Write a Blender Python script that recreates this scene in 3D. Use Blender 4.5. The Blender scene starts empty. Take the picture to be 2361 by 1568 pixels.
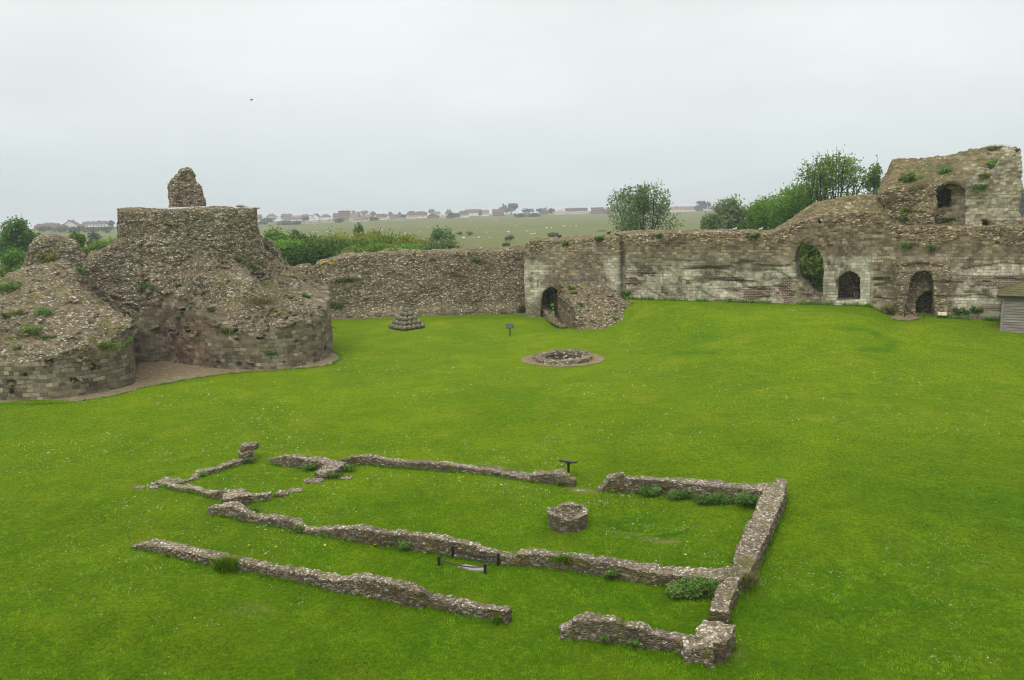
import bpy, bmesh, math, random
import numpy as np
from mathutils import Vector, Matrix

random.seed(7)
rng = np.random.default_rng(7)
R = math.radians
SC = bpy.context.scene
COL = SC.collection

# ------------------------------------------------------------------ survey helpers
# The site was measured from one station 11 m above the lawn; these turn a sighting (x right, y down,
# on a 2361 x 1568 sight grid) into a place on the ground or at a known distance.
FPX, CX, CY, EYE = 1800.7, 1180.5, 784.0, 11.0
PITCH, ROLL = R(9.81), R(1.29)
_f = np.array([0, math.cos(PITCH), -math.sin(PITCH)])
_u0 = np.array([0, math.sin(PITCH), math.cos(PITCH)])
_r0 = np.array([1.0, 0, 0])
_r = _r0 * math.cos(ROLL) - _u0 * math.sin(ROLL)
_u = _u0 * math.cos(ROLL) + _r0 * math.sin(ROLL)
STN = np.array([0, 0, EYE])


def sight(x, y):
    return _f + _r * (x - CX) / FPX - _u * (y - CY) / FPX


def on_ground(x, y, z=0.0):
    d = sight(x, y)
    return STN + d * ((z - EYE) / d[2])


def at_dist(x, y, Y):
    d = sight(x, y)
    return STN + d * (Y / d[1])


def on_plane(x, y, p0, n):
    d = sight(x, y)
    t = np.dot(np.array(p0) - STN, n) / np.dot(d, n)
    return STN + d * t


# ------------------------------------------------------------------ scene bookkeeping
def tag(o, label=None, cat=None, group=None, kind=None):
    if label: o['label'] = label
    if cat: o['category'] = cat
    if group: o['group'] = group
    if kind: o['kind'] = kind
    return o


def empty(name, loc=(0, 0, 0), rz=0.0):
    o = bpy.data.objects.new(name, None)
    o.empty_display_size = 0.3
    COL.objects.link(o)
    o.location = Vector([float(v) for v in loc])
    o.rotation_euler = (0, 0, rz)
    return o


def add_obj(name, me, mat=None, parent=None, loc=None):
    o = bpy.data.objects.new(name, me)
    COL.objects.link(o)
    if mat is not None and len(me.materials) == 0:
        me.materials.append(mat)
    if parent is not None:
        o.parent = parent
    if loc is not None:
        o.location = Vector([float(v) for v in loc])
    return o


def np_mesh(name, V, Fq, attrs=None, smooth=False, mat=None):
    """V (n,3), Fq (m,k) with one k for all faces; attrs: per-vertex floats / vectors."""
    V = np.asarray(V, np.float32); Fq = np.asarray(Fq, np.int32)
    me = bpy.data.meshes.new(name)
    k = Fq.shape[1]
    me.vertices.add(len(V)); me.vertices.foreach_set('co', V.ravel())
    me.loops.add(Fq.size); me.loops.foreach_set('vertex_index', Fq.ravel())
    me.polygons.add(len(Fq))
    me.polygons.foreach_set('loop_start', np.arange(0, Fq.size, k, dtype=np.int32))
    if smooth:
        me.polygons.foreach_set('use_smooth', np.ones(len(Fq), bool))
    for n, a in (attrs or {}).items():
        a = np.asarray(a, np.float32)
        if a.ndim == 1:
            me.attributes.new(n, 'FLOAT', 'POINT').data.foreach_set('value', a)
        else:
            me.attributes.new(n, 'FLOAT_VECTOR', 'POINT').data.foreach_set('vector', a.ravel())
    me.update(calc_edges=True)
    if mat is not None: me.materials.append(mat)
    return me


class MB:
    """collects simple solids and links them as ONE mesh"""
    def __init__(s): s.bm = bmesh.new()

    def box(s, c, size, rz=0.0, rx=0.0, ry=0.0, bevel=0.0):
        r = bmesh.ops.create_cube(s.bm, size=1.0)
        vs = r['verts']
        bmesh.ops.scale(s.bm, vec=size, verts=vs)
        if bevel > 0:
            es = list({e for v in vs for e in v.link_edges})
            rb = bmesh.ops.bevel(s.bm, geom=es, offset=bevel, segments=1, affect='EDGES')
            vs = list({v for f in rb['faces'] for v in f.verts} | {v for v in vs if v.is_valid})
        M = Matrix.Translation(Vector([float(q) for q in c])) @ Matrix.Rotation(rz, 4, 'Z') @ Matrix.Rotation(ry, 4, 'Y') @ Matrix.Rotation(rx, 4, 'X')
        bmesh.ops.transform(s.bm, matrix=M, verts=vs)
        return s

    def tube(s, pts, r0, r1=None, seg=8, cap=True):
        pts = [Vector([float(q) for q in p]) for p in pts]
        r1 = r0 if r1 is None else r1
        rings = []
        for i, p in enumerate(pts):
            t = (pts[min(i + 1, len(pts) - 1)] - pts[max(i - 1, 0)]).normalized()
            a = t.cross(Vector((0, 0, 1)))
            if a.length < 1e-3: a = t.cross(Vector((0, 1, 0)))
            a.normalize(); b = t.cross(a)
            r = r0 + (r1 - r0) * i / max(1, len(pts) - 1)
            rings.append([s.bm.verts.new(p + (a * math.cos(6.28319 * j / seg) + b * math.sin(6.28319 * j / seg)) * r) for j in range(seg)])
        for i in range(len(rings) - 1):
            for j in range(seg):
                s.bm.faces.new((rings[i][j], rings[i][(j + 1) % seg], rings[i + 1][(j + 1) % seg], rings[i + 1][j]))
        if cap:
            s.bm.faces.new(rings[0]); s.bm.faces.new(list(reversed(rings[-1])))
        return s

    def ball(s, c, r, sub=2, scale=(1, 1, 1)):
        q = bmesh.ops.create_icosphere(s.bm, subdivisions=sub, radius=r)
        bmesh.ops.scale(s.bm, vec=scale, verts=q['verts'])
        bmesh.ops.translate(s.bm, vec=Vector([float(v) for v in c]), verts=q['verts'])
        return s

    def poly(s, pts):
        s.bm.faces.new([s.bm.verts.new(Vector([float(v) for v in p])) for p in pts])
        return s

    def prism(s, pts2, y0, y1):
        """outline in x-z, pulled from y0 to y1"""
        a = [s.bm.verts.new((p[0], y0, p[1])) for p in pts2]
        b = [s.bm.verts.new((p[0], y1, p[1])) for p in pts2]
        n = len(a)
        s.bm.faces.new(a); s.bm.faces.new(list(reversed(b)))
        for i in range(n):
            s.bm.faces.new((a[i], b[i], b[(i + 1) % n], a[(i + 1) % n]))
        return s

    def build(s, name, mat, parent=None, loc=None, smooth=False):
        bmesh.ops.recalc_face_normals(s.bm, faces=s.bm.faces)
        me = bpy.data.meshes.new(name)
        s.bm.to_mesh(me); s.bm.free()
        if smooth:
            for p in me.polygons: p.use_smooth = True
        return add_obj(name, me, mat, parent, loc)


# ------------------------------------------------------------------ numpy noise
def _hash(ix, iy, iz, seed=0):
    h = (ix.astype(np.uint32) * np.uint32(73856093)) ^ (iy.astype(np.uint32) * np.uint32(19349663)) ^ (iz.astype(np.uint32) * np.uint32(83492791)) ^ np.uint32((seed * 2654435761) & 0xffffffff)
    h ^= h >> np.uint32(15); h *= np.uint32(0x2c1b3c6d)
    h ^= h >> np.uint32(12); h *= np.uint32(0x297a2d39)
    h ^= h >> np.uint32(15)
    return h


def _u01(h):
    return (h & np.uint32(0xffffff)).astype(np.float32) / np.float32(16777216.0)


def vnoise(P, seed=0):
    I = np.floor(P).astype(np.int64); F = (P - I).astype(np.float32)
    F = F * F * (3 - 2 * F)
    out = np.zeros(len(P), np.float32)
    for dx in (0, 1):
        wx = F[:, 0] if dx else 1 - F[:, 0]
        for dy in (0, 1):
            wy = F[:, 1] if dy else 1 - F[:, 1]
            for dz in (0, 1):
                wz = F[:, 2] if dz else 1 - F[:, 2]
                out += wx * wy * wz * _u01(_hash(I[:, 0] + dx, I[:, 1] + dy, I[:, 2] + dz, seed))
    return out * 2 - 1


def fbm(P, oct=3, seed=0):
    a, o, t = 1.0, np.zeros(len(P), np.float32), 0.0
    for i in range(oct):
        o += a * vnoise(P * (2.03 ** i) + 17.3 * i, seed + i); t += a; a *= 0.5
    return o / t


def cells(P, seed=0, full=False):
    """cellular noise: F1, F2-F1 and a random number per stone"""
    n = len(P)
    if full:
        B = np.floor(P).astype(np.int64) - 1; rge = range(3)
    else:
        B = np.floor(P - 0.5).astype(np.int64); rge = range(2)
    f1 = np.full(n, 9, np.float32); f2 = np.full(n, 9, np.float32); idr = np.zeros(n, np.float32)
    for dx in rge:
        for dy in rge:
            for dz in rge:
                c0, c1, c2 = B[:, 0] + dx, B[:, 1] + dy, B[:, 2] + dz
                h = _hash(c0, c1, c2, seed)
                jx = 0.15 + 0.7 * _u01(h)
                jy = 0.15 + 0.7 * _u01(h * np.uint32(747796405) + np.uint32(11))
                jz = 0.15 + 0.7 * _u01((h ^ np.uint32(0x9e3779b9)) * np.uint32(277803737))
                d = np.sqrt((c0 + jx - P[:, 0]) ** 2 + (c1 + jy - P[:, 1]) ** 2 + (c2 + jz - P[:, 2]) ** 2).astype(np.float32)
                near = d < f1
                f2 = np.where(near, f1, np.minimum(f2, d))
                idr = np.where(near, _u01(h * np.uint32(2891336453) + np.uint32(7)), idr)
                f1 = np.where(near, d, f1)
    return f1, f2 - f1, idr


def sstep(t):
    t = np.clip(t, 0, 1)
    return t * t * (3 - 2 * t)


# ------------------------------------------------------------------ solids as distance fields
def poly_sdf(X, Y, poly):
    """signed distance to a closed outline, negative inside"""
    sh = X.shape; x = X.ravel(); y = Y.ravel()
    d = np.full(x.shape, 1e9); ins = np.zeros(x.shape, bool)
    n = len(poly)
    for i in range(n):
        ax, ay = poly[i]; bx, by = poly[(i + 1) % n]
        ex, ey = bx - ax, by - ay
        wx, wy = x - ax, y - ay
        t = np.clip((wx * ex + wy * ey) / (ex * ex + ey * ey + 1e-12), 0, 1)
        d = np.minimum(d, (wx - ex * t) ** 2 + (wy - ey * t) ** 2)
        c = ((ay > y) != (by > y))
        xi = (bx - ax) * (y - ay) / (by - ay + 1e-12) + ax
        ins ^= (c & (x < xi))
    d = np.sqrt(d)
    return np.where(ins, -d, d).reshape(sh)


def arc_param(x, y, poly, closed=True):
    """distance along an outline of the nearest point on it"""
    best = np.full(x.shape, 1e9); s = np.zeros(x.shape); acc = 0.0
    n = len(poly)
    for i in range(n if closed else n - 1):
        ax, ay = poly[i]; bx, by = poly[(i + 1) % n]
        ex, ey = bx - ax, by - ay; L = math.hypot(ex, ey)
        t = np.clip(((x - ax) * ex + (y - ay) * ey) / (L * L + 1e-12), 0, 1)
        d = (x - ax - ex * t) ** 2 + (y - ay - ey * t) ** 2
        m = d < best
        best = np.where(m, d, best); s = np.where(m, acc + t * L, s); acc += L
    return s


def rbf_fit(pts):
    P = np.array(pts, float); n = len(P)
    D = np.sqrt(((P[:, None, :2] - P[None, :, :2]) ** 2).sum(-1) + 0.02)
    A = np.zeros((n + 3, n + 3)); A[:n, :n] = D; A[:n, n] = 1; A[:n, n + 1:n + 3] = P[:, :2]
    A[n, :n] = 1; A[n + 1:n + 3, :n] = P[:, :2].T
    w = np.linalg.lstsq(A, np.r_[P[:, 2], 0, 0, 0], rcond=None)[0]

    def f(X, Y):
        out = w[n] + w[n + 1] * X + w[n + 2] * Y
        for i in range(n):
            out = out + w[i] * np.sqrt((X - P[i, 0]) ** 2 + (Y - P[i, 1]) ** 2 + 0.02)
        return out
    return f


_E = [(0, 1), (2, 3), (4, 5), (6, 7), (0, 2), (1, 3), (4, 6), (5, 7), (0, 4), (1, 5), (2, 6), (3, 7)]
_C = np.array([[i & 1, (i >> 1) & 1, (i >> 2) & 1] for i in range(8)], np.float32)


def surface_nets(S, org, h):
    neg = S < 0
    nx, ny, nz = S.shape
    cnt = np.zeros((nx - 1, ny - 1, nz - 1), np.int8)
    for c in _C.astype(int):
        cnt += neg[c[0]:nx - 1 + c[0], c[1]:ny - 1 + c[1], c[2]:nz - 1 + c[2]]
    act = (cnt > 0) & (cnt < 8)
    idx = np.argwhere(act)
    ids = np.full(act.shape, -1, np.int32); ids[act] = np.arange(len(idx))
    vals = np.stack([S[idx[:, 0] + int(c[0]), idx[:, 1] + int(c[1]), idx[:, 2] + int(c[2])] for c in _C], 1)
    pos = np.zeros((len(idx), 3), np.float32); k = np.zeros(len(idx), np.float32)
    for a, b in _E:
        sa, sb = vals[:, a], vals[:, b]
        m = (sa < 0) != (sb < 0)
        t = np.where(m, sa / np.where(m, sa - sb, 1), 0)
        pos += m[:, None] * (_C[a] + t[:, None] * (_C[b] - _C[a])); k += m
    V = (idx + pos / k[:, None]) * h + np.array(org)
    F = []
    for ax in range(3):
        o1, o2 = (ax + 1) % 3, (ax + 2) % 3
        sl0 = [slice(1, -1)] * 3; sl1 = [slice(1, -1)] * 3
        sl0[ax] = slice(0, -1); sl1[ax] = slice(1, None)
        a = neg[tuple(sl0)]; b = neg[tuple(sl1)]
        q = np.argwhere(a != b)
        if not len(q): continue
        fl = a[q[:, 0], q[:, 1], q[:, 2]]
        e = q.copy()
        for o in (o1, o2): e[:, o] += 1
        c = []
        for da, db in ((1, 1), (0, 1), (0, 0), (1, 0)):
            g = e.copy(); g[:, o1] -= da; g[:, o2] -= db
            c.append(ids[g[:, 0], g[:, 1], g[:, 2]])
        c = np.stack(c, 1)
        F.append(np.where(fl[:, None], c, c[:, ::-1]))
    F = np.concatenate(F)
    F = F[(F >= 0).all(1)]
    return V, F


def axes(lo, hi, h):
    return [np.arange(lo[i], hi[i] + h * 0.5, h) for i in range(3)]


def stone_solid(name, S, org, h, mat, parent=None, xf=None, attrs=None, lump=0.12, lump_f=0.9,
                stone=0.07, stone_f=4.0, flat=1.5, seed=1, smooth=True, stone_mask=None, col_f=None, clip_z=None, ledge=0.0, big=0.0):
    """polygonise a distance field after roughening it with lumps and single stones"""
    S = S.astype(np.float32)
    band = np.argwhere(np.abs(S) < 0.55)
    P = band * h + np.array(org)
    sm = np.ones(len(P), np.float32) if stone_mask is None else stone_mask(P)
    d = lump * np.clip(sm, .4, 1) * fbm(P * lump_f, 3, seed)
    if big:                                      # gullies and bulges left where the core has slumped
        d = d + big * np.clip(sm, 0, 1) * fbm(P * np.array([.34, .34, .5]), 3, seed + 50)
    if ledge:                                    # stones laid in beds weather back into rough shelves
        ph = P[:, 2] * 1.9 + 1.8 * fbm(P * .8, 4, seed + 60)
        fr_ = ph - np.floor(ph)
        d = d + ledge * (np.where(fr_ < .8, fr_ / .8, (1 - fr_) / .2) - .5) * sm * (.5 + .8 * vnoise(P * .45, seed + 61))
    f1, ed, idr = cells(P * np.array([1, 1, flat]) * stone_f, seed)
    d = d + sm * stone * ((0.55 - f1) + 0.7 * (idr - 0.5))
    S[band[:, 0], band[:, 1], band[:, 2]] -= d.astype(np.float32)
    V, F = surface_nets(S, org, h)
    if clip_z is not None:                       # nothing of what lies under the turf is needed
        keep = (V[F][:, :, 2] > clip_z).any(1)
        F = F[keep]
        used = np.unique(F); mp = np.full(len(V), -1, np.int32); mp[used] = np.arange(len(used))
        V = V[used]; F = mp[F]
    f1, ed, idr = cells(V * np.array([1, 1, flat]) * (col_f or stone_f), seed, True)
    at = dict(stone=idr, edge=ed)
    at.update(attrs(V) if attrs else {})
    if xf is not None: V = xf(V)
    for k in ('ash', 'pale', 'red', 'turf'):
        if k not in at: at[k] = np.zeros(len(V), np.float32)
    if 'st' not in at: at['st'] = np.c_[V[:, 0], V[:, 2], np.zeros(len(V))]
    base = np.array([V[:, 0].mean(), V[:, 1].mean(), 0.0])
    if parent is not None: base = np.array(parent.location)
    me = np_mesh(name, V - base, F, at, smooth)
    o = add_obj(name, me, mat, parent)
    if parent is None: o.location = Vector([float(q) for q in base])
    return o


# ------------------------------------------------------------------ materials
class NT:
    def __init__(s, name):
        s.m = bpy.data.materials.new(name); s.m.use_nodes = True
        s.t = s.m.node_tree; s.t.nodes.clear()
        s.out = s.t.nodes.new('ShaderNodeOutputMaterial')

    def n(s, typ, ins=None, **kw):
        nd = s.t.nodes.new(typ)
        for k, v in kw.items(): setattr(nd, k, v)
        for k, v in (ins or {}).items():
            sk = nd.inputs[k]
            if isinstance(v, bpy.types.NodeSocket): s.t.links.new(v, sk)
            else: sk.default_value = v
        return nd

    def pos(s):
        return s.n('ShaderNodeNewGeometry').outputs['Position']

    def attr(s, name, out='Fac'):
        return s.n('ShaderNodeAttribute', attribute_name=name).outputs[out]

    def math(s, op, a, b=None, c=None, clamp=False):
        ins = {0: a}
        if b is not None: ins[1] = b
        if c is not None: ins[2] = c
        nd = s.n('ShaderNodeMath', ins, operation=op); nd.use_clamp = clamp
        return nd.outputs[0]

    def vscale(s, v, sc):
        return s.n('ShaderNodeVectorMath', {0: v, 1: sc}, operation='MULTIPLY').outputs[0]

    def noise(s, v, scale, detail=3.0, rough=0.55, out='Fac', dist=0.0):
        return s.n('ShaderNodeTexNoise', {'Vector': v, 'Scale': scale, 'Detail': detail, 'Roughness': rough, 'Distortion': dist}).outputs[out]

    def mapr(s, v, a, b, c=0.0, d=1.0):
        return s.n('ShaderNodeMapRange', {0: v, 1: a, 2: b, 3: c, 4: d}).outputs[0]

    def ramp(s, f, stops, interp='LINEAR'):
        nd = s.n('ShaderNodeValToRGB', {0: f}); cr = nd.color_ramp; cr.interpolation = interp
        while len(cr.elements) < len(stops): cr.elements.new(0.5)
        for e, (p, c) in zip(cr.elements, stops):
            e.position = p; e.color = (*c, 1) if len(c) == 3 else c
        return nd.outputs[0]

    def mix(s, f, a, b, mode='MIX'):
        nd = s.n('ShaderNodeMix', data_type='RGBA', blend_type=mode)
        for k, v in ((0, f), (6, a), (7, b)):
            sk = nd.inputs[k]
            if isinstance(v, bpy.types.NodeSocket): s.t.links.new(v, sk)
            else: sk.default_value = (*v, 1) if isinstance(v, tuple) and len(v) == 3 else v
        return nd.outputs[2]

    def bump(s, h, strength=0.5, dist=0.05, normal=None):
        ins = {'Height': h, 'Strength': strength, 'Distance': dist}
        if normal is not None: ins['Normal'] = normal
        return s.n('ShaderNodeBump', ins).outputs[0]

    def finish(s, col, rough=0.9, normal=None, spec=0.25, metal=0.0):
        ins = {'Base Color': col if isinstance(col, bpy.types.NodeSocket) else (*col, 1), 'Roughness': rough, 'Specular IOR Level': spec, 'Metallic': metal}
        if normal is not None: ins['Normal'] = normal
        b = s.n('ShaderNodeBsdfPrincipled', ins)
        s.t.links.new(b.outputs[0], s.out.inputs[0])
        return s.m


def mat_masonry(name, fine=9.0, flint=1.0, tone=(1, 1, 1), lichen=0.5, moss=0.5, brick=(0.50, 0.27), rust=0.0, edge_dark=0.14, pale_gain=1.0, side_moss=0.0, dark_gap=.8, dirt=0.0):
    q = NT(name); P = q.pos()
    N = q.n('ShaderNodeNewGeometry').outputs['Normal']
    nz = q.n('ShaderNodeSeparateXYZ', {0: N}).outputs[2]
    st = q.attr('st', 'Vector'); stone = q.attr('stone'); edge = q.attr('edge')
    T = lambda c: tuple(min(1, a * b) for a, b in zip(c, tone))
    # rubble: one colour per stone, then the finer flints between them
    big = q.ramp(stone, [(0.0, T((.055, .047, .038))), (.22, T((.12, .102, .078))), (.48, T((.185, .16, .122))), (.72, T((.27, .245, .20))),
                         (.90, T((.37, .35, .30))), (1.0, T((.56, .55, .51)))])
    vz = q.vscale(P, (1, 1, 1.9))
    warp = q.n('ShaderNodeVectorMath', {0: vz, 1: q.vscale(q.noise(vz, 2.5, 2, .5, 'Color'), (.25, .25, .25))}, operation='ADD').outputs[0]
    vo = q.n('ShaderNodeTexVoronoi', {'Vector': warp, 'Scale': fine, 'Randomness': 1.0})
    vr = q.n('ShaderNodeSeparateColor', {0: vo.outputs['Color']}).outputs[0]
    small = q.ramp(vr, [(0.0, T((.04, .033, .026))), (.3, T((.10, .084, .062))), (.58, T((.185, .16, .12))), (.78, T((.31, .285, .24))), (.92, T((.47, .45, .40))), (1.0, T((.72 * flint, .71 * flint, .67 * flint)))])
    vd = vo.outputs['Distance']
    gap = q.mapr(vd, .42, .75, 0, 1)
    shaded_mortar = T((.082, .066, .048))  # brown mortar, its colour deepened for the shadow sunk between stones
    small = q.mix(q.math('MULTIPLY', gap, dark_gap), small, shaded_mortar)
    rub = q.mix(.76, big, small)
    rub = q.mix(q.mapr(edge, edge_dark, .02, 0, .7), rub, shaded_mortar)
    # squared blocks in courses
    sw = q.n('ShaderNodeVectorMath', {0: st, 1: q.vscale(q.noise(st, 1.6, 3, .6, 'Color'), (.22, .13, 0))}, operation='ADD').outputs[0]
    br = q.n('ShaderNodeTexBrick', {'Vector': sw, 'Color1': (0, 0, 0, 1), 'Color2': (1, 1, 1, 1), 'Mortar': (.5, .5, .5, 1), 'Scale': 1.0, 'Mortar Size': .016,
                                    'Mortar Smooth': .3, 'Bias': 0.0, 'Brick Width': brick[0], 'Row Height': brick[1]}, offset=.45, squash=.75, squash_frequency=3)
    bid = q.n('ShaderNodeSeparateColor', {0: br.outputs['Color']}).outputs[0]
    ash = q.ramp(bid, [(0.0, T((.09, .077, .057))), (.3, T((.14, .122, .091))), (.65, T((.195, .173, .133))), (.9, T((.255, .23, .18))), (1.0, T((.36, .33, .27)))])
    redc = q.ramp(bid, [(0.0, (.10, .056, .044)), (.5, (.185, .092, .070)), (1.0, (.25, .15, .11))])
    rbk = q.n('ShaderNodeTexWhiteNoise', {'Vector': q.n('ShaderNodeCombineXYZ', {0: bid}).outputs[0]}).outputs[0]
    if not rust: ash = q.mix(q.math('MULTIPLY', q.math('MULTIPLY', q.attr('red'), q.mapr(rbk, .22, .40, .12, .8)), q.mapr(q.noise(P, 2.2, 5, .7), .32, .55, .3, 1)), ash, redc)
    ash = q.mix(q.mapr(q.noise(P, 5.0, 4, .6), .35, .7), q.mix(.35, ash, (.06, .05, .038)), ash)
    mfac = br.outputs['Fac']
    ash = q.mix(q.math('MULTIPLY', mfac, .75), ash, q.mix(q.mapr(q.noise(P, .7), .45, .55), (.05, .042, .032), (.30, .27, .21)))
    G = lambda c: tuple(min(.75, v * pale_gain) for v in c)
    palec = q.ramp(bid, [(0.0, G((.27, .25, .185))), (.5, G((.37, .345, .27))), (1.0, G((.49, .46, .37)))])
    palec = q.mix(q.math('MULTIPLY', mfac, .5), palec, (.16, .14, .10))
    pk = q.math('MULTIPLY', q.attr('pale'), q.math('MULTIPLY', q.mapr(q.noise(q.vscale(P, (1, 1, .55)), .9, 6, .68), .36, .54), q.mapr(q.noise(P, 3.4, 4, .7), .30, .5, .35, 1)))
    ash = q.mix(pk, ash, palec)
    if rust:                                     # thin brown ironstone courses laid between the pale ones
        bh = q.n('ShaderNodeSeparateXYZ', {0: sw}).outputs[2 - 1]
        rows = q.noise(q.vscale(st, (.10, 1.05, 1)), 1.0, 1.0, .4)
        b2 = q.n('ShaderNodeTexBrick', {'Vector': sw, 'Color1': (.065, .042, .03, 1), 'Color2': (.17, .105, .07, 1), 'Mortar': (.36, .30, .24, 1), 'Scale': 1.0,
                                        'Mortar Size': .022, 'Brick Width': .36, 'Row Height': .15}, offset=.5).outputs['Color']
        rk = q.math('MULTIPLY', q.mapr(rows, .49, .53), q.mapr(q.noise(P, .45, 4, .6), .41, .50))
        ash = q.mix(q.math('MULTIPLY', q.math('MULTIPLY', rk, rust), q.attr('red')), ash, b2)
    rub = q.mix(q.math('MULTIPLY', pk, .55), rub, q.mix(.5, rub, (.40, .37, .29)))
    led = q.mapr(q.noise(q.vscale(P, (.7, .7, 4.2)), 1.0, 5, .7), .60, .66, 0, .62)
    rub = q.mix(led, rub, T((.035, .03, .024)))
    am = q.mapr(q.math('ADD', q.attr('ash'), q.math('MULTIPLY', q.math('SUBTRACT', q.noise(P, 2.2, 3), .5), .9)), .47, .55)
    col = q.mix(am, rub, ash)
    # weathering that belongs to the stone: grey-black crust, run marks, lichen, moss and turf
    crust = q.mapr(q.noise(P, .33, 5, .62), .40, .68, 1.0, .58)
    runs = q.mapr(q.noise(q.vscale(P, (1.6, 1.6, .22)), 1.0, 4, .6), .45, .75, 1.0, .72)
    k = q.math('MULTIPLY', crust, runs)
    col = q.mix(1.0, col, q.n('ShaderNodeCombineColor', {0: k, 1: k, 2: q.math('MULTIPLY', k, .97)}).outputs[0], 'MULTIPLY')
    col = q.mix(q.mapr(q.noise(P, .9, 4, .6), .60, .75, 0, .35), col, (.17, .125, .08))
    lsp = q.math('MULTIPLY', q.mapr(q.noise(P, 7.0, 3, .6), .66, .70), q.mapr(q.noise(P, 1.2, 2), .45, .62, .15, 1))
    col = q.mix(q.math('MULTIPLY', lsp, lichen), col, (.60, .61, .55))
    orange = q.math('MULTIPLY', q.mapr(q.noise(P, 3.1, 4, .65), .70, .74), lichen)
    col = q.mix(orange, col, (.34, .19, .035))
    up = q.mapr(nz, .15, .75)
    turf = q.attr('turf')
    col = q.mix(q.math('MULTIPLY', q.math('MULTIPLY', up, dirt), q.mapr(q.noise(P, 1.3, 5, .7), .38, .62, .15, .8)), col, q.mix(q.noise(P, 3.0, 3), (.075, .062, .036), (.13, .115, .055)))
    mo = q.math('MULTIPLY', q.mapr(q.noise(P, 1.4, 5, .65), .52, .64), q.math('MULTIPLY', q.math('MULTIPLY_ADD', up, .6, .4), moss))
    mossc = q.mix(q.mapr(q.noise(P, 1.1, 4, .6), .4, .6), (.055, .078, .014), (.17, .135, .04))
    col = q.mix(mo, col, mossc)
    tk = q.mapr(q.math('ADD', turf, q.math('MULTIPLY', q.math('SUBTRACT', q.noise(P, 2.0, 5, .65), .5), 1.5)), .42, .62)
    if side_moss:
        sm = q.math('MULTIPLY', q.mapr(q.noise(P, 1.7, 5, .7), .50, .60), q.math('MULTIPLY', q.mapr(nz, .75, .2), side_moss))
        col = q.mix(sm, col, q.mix(q.noise(P, 9.0, 3), (.065, .058, .012), (.235, .175, .026)))
        soil_shade = q.math('MULTIPLY', q.mapr(nz, .5, .1), q.mapr(q.noise(P, .8, 3), .35, .6, .35, .75))  # soil brown that also paints upright faces darker than the top-lit stones
        col = q.mix(soil_shade, col, (.075, .06, .04))
    turfc = q.mix(q.mapr(q.noise(P, .8, 5, .65), .40, .60), (.215, .165, .075), (.095, .115, .03))
    turfc = q.mix(q.mapr(q.noise(P, 5.0, 5, .75), .35, .65, 0, .75), turfc, (.055, .05, .024))
    turfc = q.mix(q.mapr(q.noise(P, 2.6, 4, .7), .58, .66, 0, .8), turfc, rub)
    col = q.mix(tk, col, turfc)
    hs = q.math('MULTIPLY', q.math('SUBTRACT', 1.0, vd), q.math('SUBTRACT', 1.0, am))
    hh = q.math('ADD', hs, q.math('MULTIPLY', q.noise(P, 14.0, 4, .65), .6))
    hh = q.math('SUBTRACT', hh, q.math('MULTIPLY', q.math('MULTIPLY', mfac, am), .7))
    hh = q.math('ADD', hh, q.math('MULTIPLY', q.math('MULTIPLY', bid, am), .5))
    return q.finish(col, .92, q.bump(hh, .8, .06), .2)


def mat_noise(name, c0, c1, scale=3.0, rough=.9, bump=0.3, bscale=40.0, bdist=.02, detail=5, spec=.25, stretch=(1, 1, 1)):
    q = NT(name); P = q.vscale(q.n('ShaderNodeTexCoord').outputs['Object'], stretch)
    f = q.mapr(q.noise(P, scale, detail, .6), .3, .7)
    return q.finish(q.mix(f, c0, c1), rough, q.bump(q.noise(P, bscale, 4, .6), bump, bdist), spec)


def mat_leaf(name, dark, mid, light, trans=.3, spec=.25):
    q = NT(name)
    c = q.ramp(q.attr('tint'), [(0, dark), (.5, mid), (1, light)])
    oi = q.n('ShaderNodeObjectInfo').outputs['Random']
    c = q.n('ShaderNodeHueSaturation', {'Hue': q.mapr(oi, 0, 1, .485, .51), 'Saturation': 1.0, 'Value': q.mapr(oi, 0, 1, .88, 1.12), 'Color': c}).outputs[0]
    d = q.n('ShaderNodeBsdfPrincipled', {'Base Color': c, 'Roughness': .6, 'Specular IOR Level': spec})
    t = q.n('ShaderNodeBsdfTranslucent', {'Color': c})
    m = q.n('ShaderNodeMixShader', {0: trans, 1: d.outputs[0], 2: t.outputs[0]})
    q.t.links.new(m.outputs[0], q.out.inputs[0])
    return q.m


def mat_lawn():
    q = NT('lawn_grass'); P = q.pos()
    lush = q.attr('lush'); worn = q.attr('worn')
    a = q.mapr(q.noise(P, .13, 6, .62, dist=.8), .38, .62)
    b = q.mapr(q.noise(P, .55, 6, .68), .38, .62)
    c = q.mapr(q.noise(P, 2.6, 6, .75), .40, .60)
    d = q.mapr(q.noise(P, 8.0, 5, .9), .43, .57)
    col = q.mix(a, (.126, .238, .002), (.23, .335, .005))
    col = q.mix(q.math('MULTIPLY', b, .55), col, (.070, .175, .002))
    col = q.mix(q.math('MULTIPLY', c, .45), col, (.27, .33, .008))
    col = q.mix(q.math('MULTIPLY', d, .72), col, (.036, .095, .002))
    straw = q.math('MULTIPLY', q.mapr(q.noise(P, .33, 5, .65), .54, .66), q.mapr(q.noise(P, 6.0, 4, .75), .42, .62, .05, .45))
    col = q.mix(straw, col, (.30, .29, .02))
    col = q.mix(q.math('MULTIPLY', lush, .8), col, (.034, .130, .002))
    col = q.mix(q.math('MULTIPLY', worn, q.mapr(c, .2, .8, .45, 1)), col, (.25, .22, .085))
    h = q.math('ADD', q.noise(P, 14.0, 5, .8), q.math('MULTIPLY', q.noise(P, 3.0, 4, .65), 1.8))
    return q.finish(col, .85, q.bump(h, 1.0, .12), .03)


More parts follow.
